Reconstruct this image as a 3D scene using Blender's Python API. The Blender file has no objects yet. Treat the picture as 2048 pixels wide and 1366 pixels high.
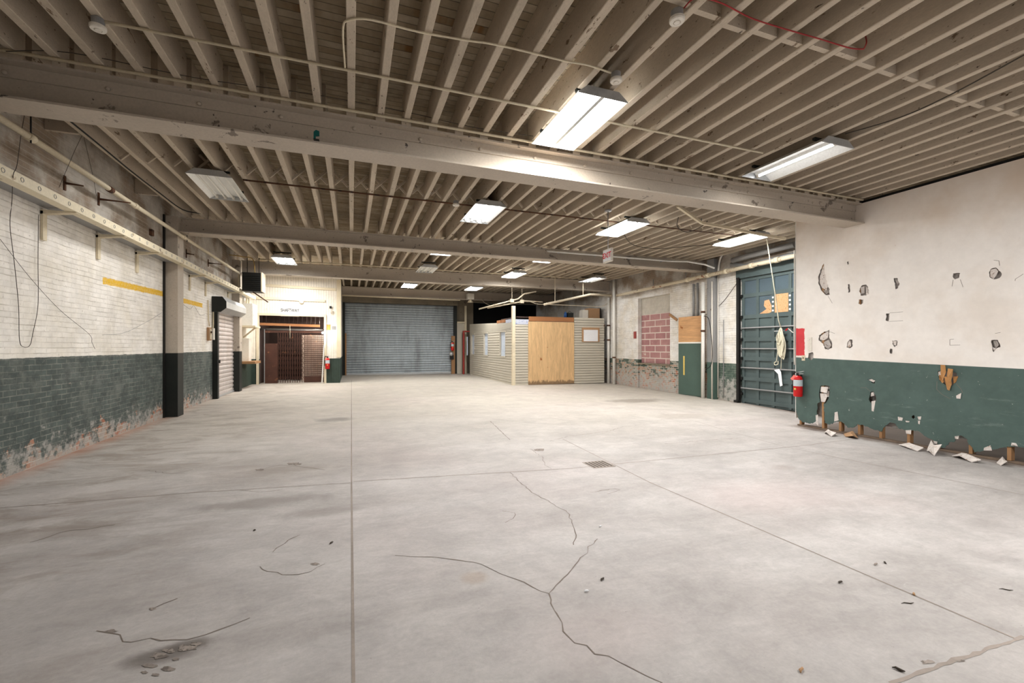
import bpy, bmesh, math, random
from mathutils import Vector, Matrix
from mathutils.geometry import tessellate_polygon, delaunay_2d_cdt
random.seed(7)
C = bpy.context.scene.collection
SC = bpy.context.scene
R = math.radians

# ------------------------------------------------------------------ camera, world, exposure
FPX, HV, CAMZ = 875.0, 693.0, 1.5
YAW = math.atan(321 / FPX)
cam_d = bpy.data.cameras.new('camera'); cam = bpy.data.objects.new('camera', cam_d); C.objects.link(cam)
cam_d.sensor_width = 36; cam_d.lens = FPX / 2048 * 36
cam_d.shift_y = 10 / 2048
cam_d.clip_start = 0.05; cam_d.clip_end = 200
cam.location = (0, 0, CAMZ); cam.rotation_euler = (R(90), 0, -YAW)
SC.camera = cam
w = bpy.data.worlds.new('world'); SC.world = w; w.use_nodes = True
bg = w.node_tree.nodes['Background']; bg.inputs[0].default_value = (0.95, 0.96, 1.0, 1); bg.inputs[1].default_value = 0.45
SC.view_settings.view_transform = 'Standard'; SC.view_settings.look = 'None'
SC.view_settings.gamma = 1; SC.view_settings.use_curve_mapping = False
SC.view_settings.exposure = 1.04
SC.cycles.max_bounces = 10; SC.cycles.diffuse_bounces = 6
LED_W, TUBE_W = 60.0, 12.0

# ------------------------------------------------------------------ measuring helpers (a sight line met with a known plane of the room)
_s, _c = math.sin(YAW), math.cos(YAW)
def ray(u, v):
    dx = (u - 1024) / FPX; dz = -(v - HV) / FPX
    return (_s + dx * _c, _c - dx * _s, dz)
def onx(u, v, X):
    d = ray(u, v); t = X / d[0]; return Vector((X, d[1] * t, CAMZ + d[2] * t))
def ony(u, v, Y):
    d = ray(u, v); t = Y / d[1]; return Vector((d[0] * t, Y, CAMZ + d[2] * t))
def onz(u, v, Z):
    d = ray(u, v); t = (Z - CAMZ) / d[2]; return Vector((d[0] * t, d[1] * t, Z))
def kk(y):
    if y <= 7: return .0172
    if y <= 10: return .0172 + (.0120 - .0172) * (y - 7) / 3
    return max(.0120 + (.008 - .0120) * (y - 10) / 14, .007)
XL, XR, XP = -3.72, 10.9, 9.1
def fz(x, y): return -kk(y) * (x + 3.72)
def onf(u, v, dz=0):
    z = 0.0
    for _ in range(25):
        p = onz(u, v, z); z = fz(p.x, p.y)
    return Vector((p.x, p.y, z + dz))

# ------------------------------------------------------------------ object helpers
def tag(o, label=None, cat=None, group=None, kind=None):
    if label: o['label'] = label
    if cat: o['category'] = cat
    if group: o['group'] = group
    if kind: o['kind'] = kind
    return o
class MB:
    def __init__(self): self.v = []; self.f = []; self.m = []; self.sm = []
    def face(self, pts, mi=0, smooth=False):
        i = len(self.v); self.v += [tuple(p) for p in pts]
        self.f.append(tuple(range(i, i + len(pts)))); self.m.append(mi); self.sm.append(smooth)
    def idx(self, verts, faces, mi=0, smooth=False):
        i = len(self.v); self.v += [tuple(p) for p in verts]
        for f in faces: self.f.append(tuple(a + i for a in f)); self.m.append(mi); self.sm.append(smooth)
        return self
    def box(self, x0, x1, y0, y1, z0, z1, mi=0):
        v = [(x0,y0,z0),(x1,y0,z0),(x1,y1,z0),(x0,y1,z0),(x0,y0,z1),(x1,y0,z1),(x1,y1,z1),(x0,y1,z1)]
        return self.idx(v, [(0,3,2,1),(4,5,6,7),(0,1,5,4),(1,2,6,5),(2,3,7,6),(3,0,4,7)], mi)
    def bar(self, a, b, w, h, up=(0,0,1), mi=0):
        a = Vector(a); b = Vector(b); d = (b - a).normalized(); up = Vector(up)
        s = d.cross(up)
        if s.length < 1e-4: s = d.cross(Vector((1,0,0)))
        s.normalize(); n = s.cross(d).normalized()
        v = []
        for p in (a, b):
            for i, j in ((-1,-1),(1,-1),(1,1),(-1,1)): v.append(p + s*(i*w/2) + n*(j*h/2))
        return self.idx(v, [(0,1,2,3),(7,6,5,4),(0,4,5,1),(1,5,6,2),(2,6,7,3),(3,7,4,0)], mi)
    def tube(self, pts, r, n=8, mi=0, caps=True):
        pts = [Vector(p) for p in pts]; rs = r if isinstance(r, (list, tuple)) else [r]*len(pts)
        rings = []; prev = None
        for i, p in enumerate(pts):
            d = (pts[min(i+1, len(pts)-1)] - pts[max(i-1, 0)]).normalized()
            if prev is None:
                a = d.cross(Vector((0,0,1)))
                if a.length < 1e-3: a = d.cross(Vector((1,0,0)))
            else:
                a = prev - d * prev.dot(d)
                if a.length < 1e-4: a = d.cross(Vector((1,0,0)))
            a.normalize(); prev = a; b = d.cross(a)
            rings.append([p + (a*math.cos(2*math.pi*k/n) + b*math.sin(2*math.pi*k/n))*rs[i] for k in range(n)])
        vs = [q for rg in rings for q in rg]; fs = []
        for i in range(len(pts)-1):
            for k in range(n):
                fs.append((i*n+k, i*n+(k+1)%n, (i+1)*n+(k+1)%n, (i+1)*n+k))
        self.idx(vs, fs, mi, True)
        if caps:
            self.face(list(reversed(rings[0])), mi); self.face(rings[-1], mi)
        return self
    def lathe(self, prof, c=(0,0,0), axis=(0,0,1), n=20, mi=0, sm=True):
        ax = Vector(axis).normalized(); q = Vector((0,0,1)).rotation_difference(ax); c = Vector(c)
        vs = []
        for r, h in prof:
            for k in range(n):
                vs.append(c + q @ Vector((r*math.cos(2*math.pi*k/n), r*math.sin(2*math.pi*k/n), h)))
        fs = []
        for i in range(len(prof)-1):
            for k in range(n): fs.append((i*n+k, i*n+(k+1)%n, (i+1)*n+(k+1)%n, (i+1)*n+k))
        self.idx(vs, fs, mi, sm)
        return self
    def prism(self, loop, off, mi=0):
        off = Vector(off); a = [Vector(p) for p in loop]; n = len(a); b = [p + off for p in a]
        tris = tessellate_polygon([a])
        for t in tris:
            self.face([a[i] for i in t], mi); self.face([b[i] for i in reversed(t)], mi)
        for i in range(n): self.face([a[i], a[(i+1)%n], b[(i+1)%n], b[i]], mi)
        return self
    def sheet(self, loops, off, mi=0):
        """upright board in a plane of constant X: first loop is its outline, the rest are holes"""
        off = Vector(off); X = loops[0][0][0]; L = [[(p[1], p[2]) for p in l] for l in loops]
        def inside(q, l):
            r_ = False
            for a, b in zip(l, l[1:] + l[:1]):
                if (a[1] > q[1]) != (b[1] > q[1]) and q[0] < (b[0]-a[0])*(q[1]-a[1])/(b[1]-a[1]) + a[0]: r_ = not r_
            return r_
        pts = []; eds = []
        for l in L:
            k = len(pts); n = len(l); pts += [Vector(p) for p in l]; eds += [(k+i, k+(i+1) % n) for i in range(n)]
        vs, es, fs = delaunay_2d_cdt(pts, eds, [], 0, 1e-6)[:3]
        keep = []
        for f in fs:
            c = (sum(vs[i][0] for i in f)/len(f), sum(vs[i][1] for i in f)/len(f))
            if inside(c, L[0]) and not any(inside(c, h) for h in L[1:]): keep.append(f)
        cnt = {}
        for f in keep:
            P = [Vector((X, vs[i][0], vs[i][1])) for i in f]
            self.face(P, mi); self.face([p + off for p in reversed(P)], mi)
            for a, b in zip(f, tuple(f[1:]) + (f[0],)): cnt[frozenset((a, b))] = cnt.get(frozenset((a, b)), 0) + 1
        for e, c_ in cnt.items():
            if c_ == 1:
                a, b = [Vector((X, vs[i][0], vs[i][1])) for i in e]; self.face([a, b, b+off, a+off], mi)
        return self
    def build(self, name, mats, parent=None, origin=None, fixn=True):
        if not isinstance(mats, (list, tuple)): mats = [mats]
        if parent is not None: o0 = Vector(parent['_o'])
        elif origin is not None: o0 = Vector(origin)
        else:
            xs = [p[0] for p in self.v]; ys = [p[1] for p in self.v]; zs = [p[2] for p in self.v]
            o0 = Vector(((min(xs)+max(xs))/2, (min(ys)+max(ys))/2, min(zs)))
        me = bpy.data.meshes.new(name)
        me.from_pydata([(p[0]-o0.x, p[1]-o0.y, p[2]-o0.z) for p in self.v], [], self.f)
        for m in mats: me.materials.append(m)
        me.polygons.foreach_set('material_index', self.m); me.polygons.foreach_set('use_smooth', self.sm)
        bm = bmesh.new(); bm.from_mesh(me); bmesh.ops.remove_doubles(bm, verts=bm.verts, dist=1e-5)
        if fixn: bmesh.ops.recalc_face_normals(bm, faces=bm.faces)
        bm.to_mesh(me); bm.free(); me.update()
        o = bpy.data.objects.new(name, me); C.objects.link(o)
        if parent is not None: o.parent = parent
        else: o.location = o0
        o['_o'] = tuple(o0)
        return o
def thing(name, loc, label, cat, group=None):
    o = bpy.data.objects.new(name, None); C.objects.link(o); o.location = loc; o['_o'] = tuple(loc)
    o.empty_display_size = .1
    return tag(o, label, cat, group)
def dup(root, loc, rotz=None, label=None, group=None):
    def cp(o, par):
        c = o.copy(); C.objects.link(c)
        if par: c.parent = par
        for ch in [x for x in list(C.objects) if x.parent == o]: cp(ch, c)
        return c
    c = cp(root, None); c.location = loc
    if rotz is not None: c.rotation_euler = (0, 0, rotz)
    if label: c['label'] = label
    if group: c['group'] = group
    return c
def smooth(pts, n=6):
    P = [Vector(p) for p in pts]; out = []
    for i in range(len(P)-1):
        p0, p1, p2, p3 = P[max(i-1,0)], P[i], P[i+1], P[min(i+2,len(P)-1)]
        for k in range(n):
            t = k/n
            out.append(.5*((2*p1)+(p2-p0)*t+(2*p0-5*p1+4*p2-p3)*t*t+(3*p1-p0-3*p2+p3)*t**3))
    return out + [P[-1]]
ONES = 'first second third fourth fifth sixth seventh eighth ninth tenth eleventh twelfth thirteenth fourteenth fifteenth sixteenth seventeenth eighteenth nineteenth'.split()
def ordn(n):
    if n < 20: return ONES[n-1]
    t, o = divmod(n, 10)
    tens = {2:'twent',3:'thirt',4:'fort'}[t]
    return tens + ('ieth' if o == 0 else 'y-' + ONES[o-1])
def wire(name, pts, r, m, label, cat, sm=True, n=6, parent=None):
    b = MB().tube(smooth(pts) if sm else pts, r, n)
    o = b.build(name, m, parent)
    if parent is None: tag(o, label, cat)
    return o

# ------------------------------------------------------------------ materials
def lin(c):
    f = lambda x: (x/12.92 if x <= .04045 else ((x+.055)/1.055)**2.4)
    return tuple(f(a/255) for a in c[:3]) + (1,)
class NT:
    def __init__(self, name):
        self.mat = bpy.data.materials.new(name); self.mat.use_nodes = True
        self.t = self.mat.node_tree; self.b = self.t.nodes['Principled BSDF']
        self.P = self.n('ShaderNodeNewGeometry').outputs['Position']
        self.b.inputs['Specular IOR Level'].default_value = .3
    def n(self, k): return self.t.nodes.new(k)
    def link(self, a, b):
        if hasattr(a, 'links'): self.t.links.new(a, b)
        elif isinstance(a, (tuple, list)) and len(a) == 3 and b.type == 'RGBA': b.default_value = tuple(a) + (1,)
        else: b.default_value = a
    def math(self, op, a, b=0.0, c=None, clamp=False):
        x = self.n('ShaderNodeMath'); x.operation = op; x.use_clamp = clamp
        self.link(a, x.inputs[0]); self.link(b, x.inputs[1])
        if c is not None: self.link(c, x.inputs[2])
        return x.outputs[0]
    def sep(self, v=None):
        x = self.n('ShaderNodeSeparateXYZ'); self.link(v or self.P, x.inputs[0]); return x.outputs
    def comb(self, a, b, c=0.0):
        x = self.n('ShaderNodeCombineXYZ')
        for i, q in enumerate((a, b, c)): self.link(q, x.inputs[i])
        return x.outputs[0]
    def noise(self, scale, detail=4, rough=.6, v=None, dist=0.0):
        x = self.n('ShaderNodeTexNoise'); self.link(v or self.P, x.inputs['Vector'])
        x.inputs['Scale'].default_value = scale; x.inputs['Detail'].default_value = detail
        x.inputs['Roughness'].default_value = rough; x.inputs['Distortion'].default_value = dist
        return x.outputs['Fac']
    def scl(self, s, v=None):
        x = self.n('ShaderNodeVectorMath'); x.operation = 'MULTIPLY'; self.link(v or self.P, x.inputs[0]); x.inputs[1].default_value = s
        return x.outputs[0]
    def step(self, val, lo, hi):
        x = self.n('ShaderNodeMapRange'); x.interpolation_type = 'SMOOTHSTEP'
        self.link(val, x.inputs[0]); self.link(lo, x.inputs[1]); self.link(hi, x.inputs[2]); return x.outputs[0]
    def rng(self, val, a, b, lo=0.0, hi=1.0):
        x = self.n('ShaderNodeMapRange'); self.link(val, x.inputs[0])
        for i, q in enumerate((lo, hi, a, b)): x.inputs[i+1].default_value = q
        return x.outputs[0]
    def mix(self, f, a, b, op='MIX'):
        x = self.n('ShaderNodeMix'); x.data_type = 'RGBA'; x.blend_type = op
        self.link(f, x.inputs[0]); self.link(a, x.inputs[6]); self.link(b, x.inputs[7]); return x.outputs[2]
    def brick(self, v, w, h, mortar, off=.5):
        x = self.n('ShaderNodeTexBrick'); self.link(v, x.inputs['Vector'])
        x.inputs['Scale'].default_value = 1; x.inputs['Brick Width'].default_value = w; x.inputs['Row Height'].default_value = h
        x.inputs['Mortar Size'].default_value = mortar; x.inputs['Mortar Smooth'].default_value = .35; x.offset = off
        x.inputs['Color1'].default_value = (0,0,0,1); x.inputs['Color2'].default_value = (1,1,1,1); x.inputs['Mortar'].default_value = (.5,.5,.5,1)
        return x.outputs['Color'], x.outputs['Fac']
    def mul(self, col, fac): 
        return self.mix(1.0, col, self.comb(fac, fac, fac), 'MULTIPLY')
    def done(self, col, rough=.8, metal=0.0, bump=None, bs=.3, bd=.01):
        self.link(col, self.b.inputs['Base Color']); self.link(rough, self.b.inputs['Roughness']); self.link(metal, self.b.inputs['Metallic'])
        if bump is not None:
            x = self.n('ShaderNodeBump'); x.inputs['Strength'].default_value = bs; x.inputs['Distance'].default_value = bd
            self.link(bump, x.inputs['Height']); self.t.links.new(x.outputs[0], self.b.inputs['Normal'])
        return self.mat
def mk(name, col, rough=.75, metal=0.0, var=.12, vs=1.6, fine=.07, chips=None, bump=.15, stretch=None):
    t = NT(name); v = t.scl(stretch) if stretch else t.P
    big = t.noise(vs, 5, .6, v); sm = t.noise(38, 3, .6, v)
    f = t.math('MULTIPLY', t.rng(big, 1-var, 1+var, .25, .75), t.rng(sm, 1-fine, 1+fine, .3, .7))
    col_ = t.mul(lin(col), f)
    if chips:
        for cc, th, sc in chips:
            m = t.step(t.noise(sc, 6, .65, v, .3), th, th+.03); col_ = t.mix(m, col_, lin(cc))
    return t.done(col_, rough, metal, sm, bump, .004)
def emit(name, col, strength):
    m = bpy.data.materials.new(name); m.use_nodes = True; b = m.node_tree.nodes['Principled BSDF']
    b.inputs['Base Color'].default_value = lin(col); b.inputs['Emission Color'].default_value = lin(col); b.inputs['Emission Strength'].default_value = strength
    return m

m_joist = mk('cream_painted_timber', (186,173,155), .8, var=.20, vs=1.1, fine=.08, chips=[((116,98,80),.64,4),((66,54,44),.652,14)], stretch=(2.2,.8,2.2))
m_beam = mk('cream_painted_steel', (182,171,157), .6, var=.12, vs=.8, chips=[((122,112,102),.63,2.6),((80,74,70),.66,7)])
m_cream = mk('cream_paint', (214,202,176), .65, chips=[((140,105,75),.71,5)])
m_white = mk('white_paint', (228,226,220), .55, var=.05)
m_pipe = mk('grimy_cream_pipe_paint', (188,176,154), .6, chips=[((150,126,98),.62,6)])
m_offw = mk('off_white_plastic', (222,216,205), .45, var=.04)
m_steelg = mk('grey_steel', (150,150,150), .45, .3, chips=[((95,80,66),.66,4)])
m_galv = mk('galvanised_steel', (185,187,188), .4, .5)
m_reflect = mk('white_enamel_reflector', (236,236,232), .35, var=.03)
m_black = mk('black_metal_and_darkness', (24,23,22), .5, var=.2)
m_dark = mk('dark_green_black_paint', (33,36,34), .5, var=.2, chips=[((150,140,125),.73,6)])
m_rust = mk('rusty_iron', (92,62,44), .8, chips=[((60,42,34),.55,8)])
m_red = mk('red_enamel', (196,28,30), .3, var=.05)
m_rubber = mk('black_rubber', (22,22,22), .6)
m_lab = mk('silver_label', (190,200,205), .4, var=.05)
m_wire = mk('dark_wire', (66,58,50), .6)
m_rwire = mk('red_wire', (150,40,40), .5)
m_rope = mk('cotton_rope', (206,200,178), .9)
m_paper = mk('white_paper', (232,233,236), .8, var=.03)
m_osb = mk('bare_chipboard', (190,150,110), .8, var=.12, vs=9, chips=[((160,112,66),.58,24),((120,80,48),.68,30)])
m_card = mk('brown_cardboard', (172,136,102), .85, var=.08)
m_lumber = mk('bare_lumber', (160,122,86), .8, var=.16, vs=3, stretch=(4,4,.6), chips=[((96,62,36),.68,5)])
m_board = mk('stained_board', (156,106,68), .7, var=.15, stretch=(.6,4,4))
m_gyp = mk('torn_gypsum_board', (214,206,200), .9, var=.12, vs=12, chips=[((160,140,125),.60,22)])
m_gypd = mk('grey_gypsum_paper', (178,171,166), .9, var=.2, vs=12, chips=[((110,92,80),.62,20)])
m_tan = mk('torn_brown_paper', (186,138,88), .85, var=.15, vs=10)
m_brown = mk('brown_gate_steel', (74,46,36), .6, var=.3, vs=2.5, chips=[((128,84,58),.62,3)])
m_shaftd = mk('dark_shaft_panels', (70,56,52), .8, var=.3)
m_siding = mk('beige_vinyl_siding', (188,181,166), .55, var=.05, fine=.03)
m_wrap = mk('printed_house_wrap', (186,190,204), .7, var=.05, chips=[((140,152,186),.56,12)])
m_reddoor = mk('red_door_paint', (150,52,44), .5, var=.1)
m_conc = mk('old_concrete', (128,118,102), .9, var=.2, chips=[((100,90,78),.62,3)])
m_glass_d = mk('dark_dusty_glass', (72,86,94), .4, var=.15, vs=2)
m_pane = mk('frosted_window_pane', (196,206,220), .3, var=.05)
m_yel = mk('yellow_tape', (206,180,96), .7)
m_brass = mk('worn_brass', (170,140,80), .4, .6)
m_text = mk('black_lettering', (38,36,38), .7, var=.05)
m_redtext = mk('red_lettering', (214,60,66), .6, var=.03)
m_orange = mk('orange_print', (226,130,70), .7)
m_teal = mk('teal_plastic', (20,92,88), .4)
m_blue = mk('blue_plastic', (40,84,140), .4)
m_crack = mk('crack_dirt', (124,114,106), .95, var=.2)
m_joint = mk('joint_filler', (150,140,132), .95, var=.2)
m_ov = mk('dark_green_door_paint', (75,87,87), .55, var=.16, vs=2, chips=[((112,120,114),.71,7)])
m_doorg = mk('green_wall_paint_board', (72,92,84), .6, var=.1, chips=[((190,190,180),.76,7)])
m_led = emit('led_diffuser', (255,254,250), 14)
m_tube_on = emit('lit_fluorescent_tube', (250,252,255), 4)
m_tube_off = mk('unlit_fluorescent_tube', (236,234,226), .3, var=.02)
m_bulb = emit('bulb_glow', (255,246,232), 120)

def plywood(name, col, vert=True):
    t = NT(name)
    v = t.scl((3.5,3.5,.35) if vert else (.35,.35,3.5))
    wv = t.noise(2.3, 5, .62, v, 1.6); fine = t.noise(14, 4, .6, v, .6)
    f = t.math('MULTIPLY', t.rng(wv, .78, 1.15, .3, .7), t.rng(fine, .9, 1.08, .3, .7))
    c = t.mul(lin(col), f)
    c = t.mix(t.step(t.noise(3.1, 2, .5), .72, .76), c, lin((150,92,44)))
    if vert:
        z = t.sep()[2]; e = t.math('ADD', z, t.math('MULTIPLY', t.math('SUBTRACT', t.noise(9, 6, .7, t.scl((1,1,.5))), .5), .45))
        c = t.mix(t.math('MULTIPLY', t.math('SUBTRACT', 1.0, t.step(e, -.02, .08)), .75), c, lin((92,72,56)))
    return t.done(c, .55, 0, fine, .1, .003)
m_ply = plywood('varnished_plywood', (212,176,130))
m_ply2 = plywood('warm_plywood', (200,154,108), False)

def brick_mat(name, axis, white, green, zb, slope=0.0, damage=.35, stripe=None, upper=None, right=False):
    t = NT(name); x, y, z = t.sep()
    h = y if axis == 'y' else x
    wob = t.math('MULTIPLY', t.math('SUBTRACT', t.noise(1.3, 3), .5), .03)
    wob2 = t.math('MULTIPLY', t.math('SUBTRACT', t.noise(9, 2), .5), .012)
    v = t.comb(h, t.math('ADD', t.math('ADD', z, wob), wob2))
    bc, bf = t.brick(v, .215, .0705, .0075)
    var = t.sep(bc)[0]
    n1, n2, n3 = t.noise(1.1, 6, .62), t.noise(5, 6, .65), t.noise(26, 4, .6)
    rowf = t.math('FRACT', t.math('DIVIDE', t.sep(v)[1], .0705))
    rowl = t.step(t.math('ABSOLUTE', t.math('SUBTRACT', rowf, .5)), .40, .47)
    lines = t.math('MAXIMUM', t.math('MULTIPLY', rowl, .9), t.math('MULTIPLY', bf, .45 if right else .16))
    wcol = t.mix(t.step(n1, .40, .66), lin(white), lin((214,207,194) if right else (232,226,214)))
    wcol = t.mul(wcol, t.rng(n2, .88, 1.08, .3, .7))
    wcol = t.mul(wcol, t.rng(var, .96, 1.03))
    n5 = t.noise(3.2, 6, .7, t.scl((1, .45, 2.4)))
    wcol = t.mix(t.math('MULTIPLY', lines, t.rng(n5, .0, 1.0 if right else .9, .44, .68)), wcol, lin((128,116,102) if right else (150,138,120)))
    wcol = t.mix(t.math('MULTIPLY', t.step(n3, .64, .72), .5), wcol, lin((130,118,104)))
    wcol = t.mix(t.math('MULTIPLY', t.step(t.noise(1.9, 7, .72, t.scl((1, 1.2, .6))), .55, .70), .45 if right else .22), wcol, lin((158,146,132)))
    if upper is not None:
        um = t.step(t.math('ADD', z, t.math('MULTIPLY', n1, .6)), upper+.0, upper+.5)
        ucol = t.mix(t.step(n1, .42, .58), lin((166,158,148)), lin((140,122,104)))
        ucol = t.mul(ucol, t.rng(n2, .75, 1.15, .3, .7))
        ucol = t.mix(t.math('MULTIPLY', lines, .8), ucol, lin((172,162,148)))
        wcol = t.mix(t.math('MULTIPLY', um, t.rng(n1, .6, .95, .3, .6)), wcol, ucol)
    gcol = t.mul(lin(green), t.rng(n2, .72, 1.3, .3, .7))
    gcol = t.mul(gcol, t.rng(var, .85, 1.15))
    gcol = t.mix(t.math('MULTIPLY', bf, t.rng(n2, .1, .9, .4, .65)), gcol, lin((134,136,128)))
    gcol = t.mix(t.math('MULTIPLY', t.step(t.noise(2.2, 6, .7), .50, .66), .55), gcol, lin((116,120,114)))
    # bare brick and lime bloom near the floor
    low = t.math('SUBTRACT', 1.0, t.step(z, -.2, damage*2.2))
    dm = t.math('ADD', t.math('MULTIPLY', low, .26), t.noise(2.7 if not right else 3.5, 6, .68))
    if right:
        dm = t.math('ADD', dm, t.math('MULTIPLY', t.math('SUBTRACT', var, .5), .34))
        dm = t.math('ADD', dm, t.math('MULTIPLY', t.math('SUBTRACT', t.step(y, 10.4, 11.6), .72), .34))
    bare = t.mix(t.step(var, .2, .8), lin((178,112,84)), lin((176,146,126)))
    bare = t.mix(t.step(t.noise(7, 2, .5), .46, .54), bare, lin((146,146,136)) if right else lin((150,124,108)))
    bare = t.mix(bf, bare, lin((196,186,174)))
    gcol = t.mix(t.math('MULTIPLY', t.step(dm, .66 if not right else .60, .71 if not right else .64), .9), gcol, bare)
    bloom = t.math('ADD', t.math('MULTIPLY', low, .30), t.noise(7, 6, .7))
    gcol = t.mix(t.math('MULTIPLY', t.step(bloom, .60, .80), .75), gcol, lin((176,172,166)))
    gcol = t.mix(t.math('MULTIPLY', t.step(t.noise(1.3, 6, .7, t.scl((1,.5,1))), .52, .70), .5), gcol, lin((132,136,132)))
    line = t.math('ADD', t.math('ADD', z, t.math('MULTIPLY', t.math('SUBTRACT', t.noise(6, 4), .5), .03)), t.math('MULTIPLY', y, slope))
    gm = t.math('SUBTRACT', 1.0, t.step(line, zb-.008, zb+.008))
    col = t.mix(gm, wcol, gcol)
    if stripe:
        for (ya, yb, z0, z1, hw) in stripe:
            zz = t.math('SUBTRACT', z, t.math('ADD', z0, t.math('MULTIPLY', t.math('SUBTRACT', y, ya), (z1-z0)/(yb-ya))))
            zz = t.math('ADD', t.math('ABSOLUTE', zz), t.math('MULTIPLY', t.math('SUBTRACT', t.noise(11, 4), .5), .05))
            mk_ = t.math('SUBTRACT', 1.0, t.step(zz, hw-.012, hw+.012))
            yy = t.math('ADD', y, t.math('MULTIPLY', t.math('SUBTRACT', t.noise(14, 3), .5), .3))
            mk_ = t.math('MULTIPLY', mk_, t.math('MULTIPLY', t.step(yy, ya-.01, ya+.01), t.math('SUBTRACT', 1.0, t.step(yy, yb-.01, yb+.01))))
            mk_ = t.math('MULTIPLY', mk_, t.rng(n3, .75, 1, .3, .6))
            col = t.mix(mk_, col, lin((232,184,18)))
    bmp = t.math('SUBTRACT', t.math('MULTIPLY', n3, .25), t.math('MULTIPLY', bf, 1.0))
    return t.done(col, .75, 0, bmp, .55, .010)
sa, sb = onx(206,561,XL), onx(328,588,XL)
sc_, sd = onx(362,600,XL), onx(405,611,XL)
m_brickL = brick_mat('white_over_green_painted_brick', 'y', (244,240,233), (76,85,82), 1.36, damage=.30,
    stripe=[(sa.y, sb.y, sa.z, sb.z, .055), (sc_.y, sd.y, sc_.z, sd.z, .055)], upper=3.45)
m_brickR = brick_mat('worn_white_and_green_brick', 'y', (226,224,220), (70,86,76), .98, damage=.55, right=True, upper=3.75)
m_brickB = brick_mat('dim_painted_brick', 'x', (190,182,168), (60,66,62), .9)

def floor_mat():
    t = NT('worn_concrete_floor'); x, y, z = t.sep()
    va = t.scl((.55, 1.6, 1)); 
    n1 = t.noise(.55, 6, .62, va, .5); n2 = t.noise(2.2, 7, .68, None, .4); n3 = t.noise(40, 4, .7); n4 = t.noise(.22, 3)
    col = t.mix(t.step(n1, .32, .68), lin((164,159,156)), lin((186,182,180)))
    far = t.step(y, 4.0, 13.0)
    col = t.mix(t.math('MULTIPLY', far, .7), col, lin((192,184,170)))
    col = t.mix(t.math('MULTIPLY', t.step(n4, .45, .65), .25), col, lin((186,172,170)))
    col = t.mul(col, t.rng(n2, .84, 1.10, .3, .7))
    n6 = t.noise(7, 7, .75, t.scl((.7, 1.5, 1)), 1.2)
    col = t.mul(col, t.rng(n6, .90, 1.08, .3, .7))
    col = t.mul(col, t.rng(n3, .94, 1.06, .3, .7))
    scr = t.step(t.noise(3, 8, .8, t.scl((.35, 2.2, 1)), 2.0), .62, .68)
    col = t.mix(t.math('MULTIPLY', scr, .35), col, lin((206,203,202)))
    # tyre scuffs and dust towards the left wall
    lft = t.math('SUBTRACT', 1.0, t.step(x, -3.2, .2))
    du = t.step(t.noise(1.7, 8, .7, t.scl((.55, 1.3, 1)), 1.4), .45, .64)
    col = t.mix(t.math('MULTIPLY', t.math('MULTIPLY', du, lft), .55), col, lin((128,116,104)))
    edge = t.math('SUBTRACT', 1.0, t.step(t.math('ADD', x, t.math('MULTIPLY', n2, .5)), -3.62, -3.1))
    col = t.mix(t.math('MULTIPLY', edge, t.math('SUBTRACT', .7, t.math('MULTIPLY', t.step(y, 9, 14), .5))), col, lin((176,122,92)))
    gr = t.math('ADD', x, t.math('MULTIPLY', t.math('SUBTRACT', t.noise(3.5, 6, .7), .5), .9))
    gm = t.math('MULTIPLY', t.step(gr, 8.72, 9.1), t.math('SUBTRACT', 1.0, t.step(y, 6.7, 7.0)))
    gm = t.math('MAXIMUM', gm, t.step(gr, 10.6, 10.95))
    col = t.mix(t.math('MULTIPLY', gm, .7), col, lin((118,102,90)))
    # oil stains with outlines of their own
    for (u, v, rx, ry, dk, c) in [(670,839,.36,.30,.75,(112,108,104)),(1275,801,1.0,.42,.8,(126,116,106)),(1368,832,.9,.35,.4,(150,138,126)),(585,938,.55,.18,.6,(140,132,124)),
                             (520,1005,.55,.16,.55,(112,104,98)),(640,1025,.4,.12,.5,(124,116,110)),(330,935,.6,.16,.45,(134,124,114)),(950,1155,.09,.08,.45,(158,136,112)),
                             (90,1065,.7,.16,.5,(120,108,98)),(320,1310,.16,.07,.85,(84,76,70)),(370,1290,.12,.05,.8,(88,80,74)),(1565,935,.16,.12,.4,(150,136,130)),(1530,990,.9,.5,.2,(196,172,168)),(1210,1270,.5,.25,.18,(190,168,166))]:
        p = onf(u, v)
        dx = t.math('DIVIDE', t.math('SUBTRACT', x, p.x), rx); dy = t.math('DIVIDE', t.math('SUBTRACT', y, p.y), ry)
        d = t.math('SQRT', t.math('ADD', t.math('MULTIPLY', dx, dx), t.math('MULTIPLY', dy, dy)))
        d = t.math('ADD', d, t.math('MULTIPLY', t.math('SUBTRACT', n2, .5), 1.5))
        col = t.mix(t.math('MULTIPLY', t.math('SUBTRACT', 1.0, t.step(d, .45, 1.35)), dk*.8), col, lin(c))
    sp = t.step(t.noise(60, 2, .5), .74, .78)
    col = t.mix(t.math('MULTIPLY', sp, .5), col, lin((120,112,106)))
    return t.done(col, t.rng(n2, .55, .85), 0, t.math('ADD', n3, t.math('MULTIPLY', n2, 2.0)), .12, .006)
m_floor = floor_mat()

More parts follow.
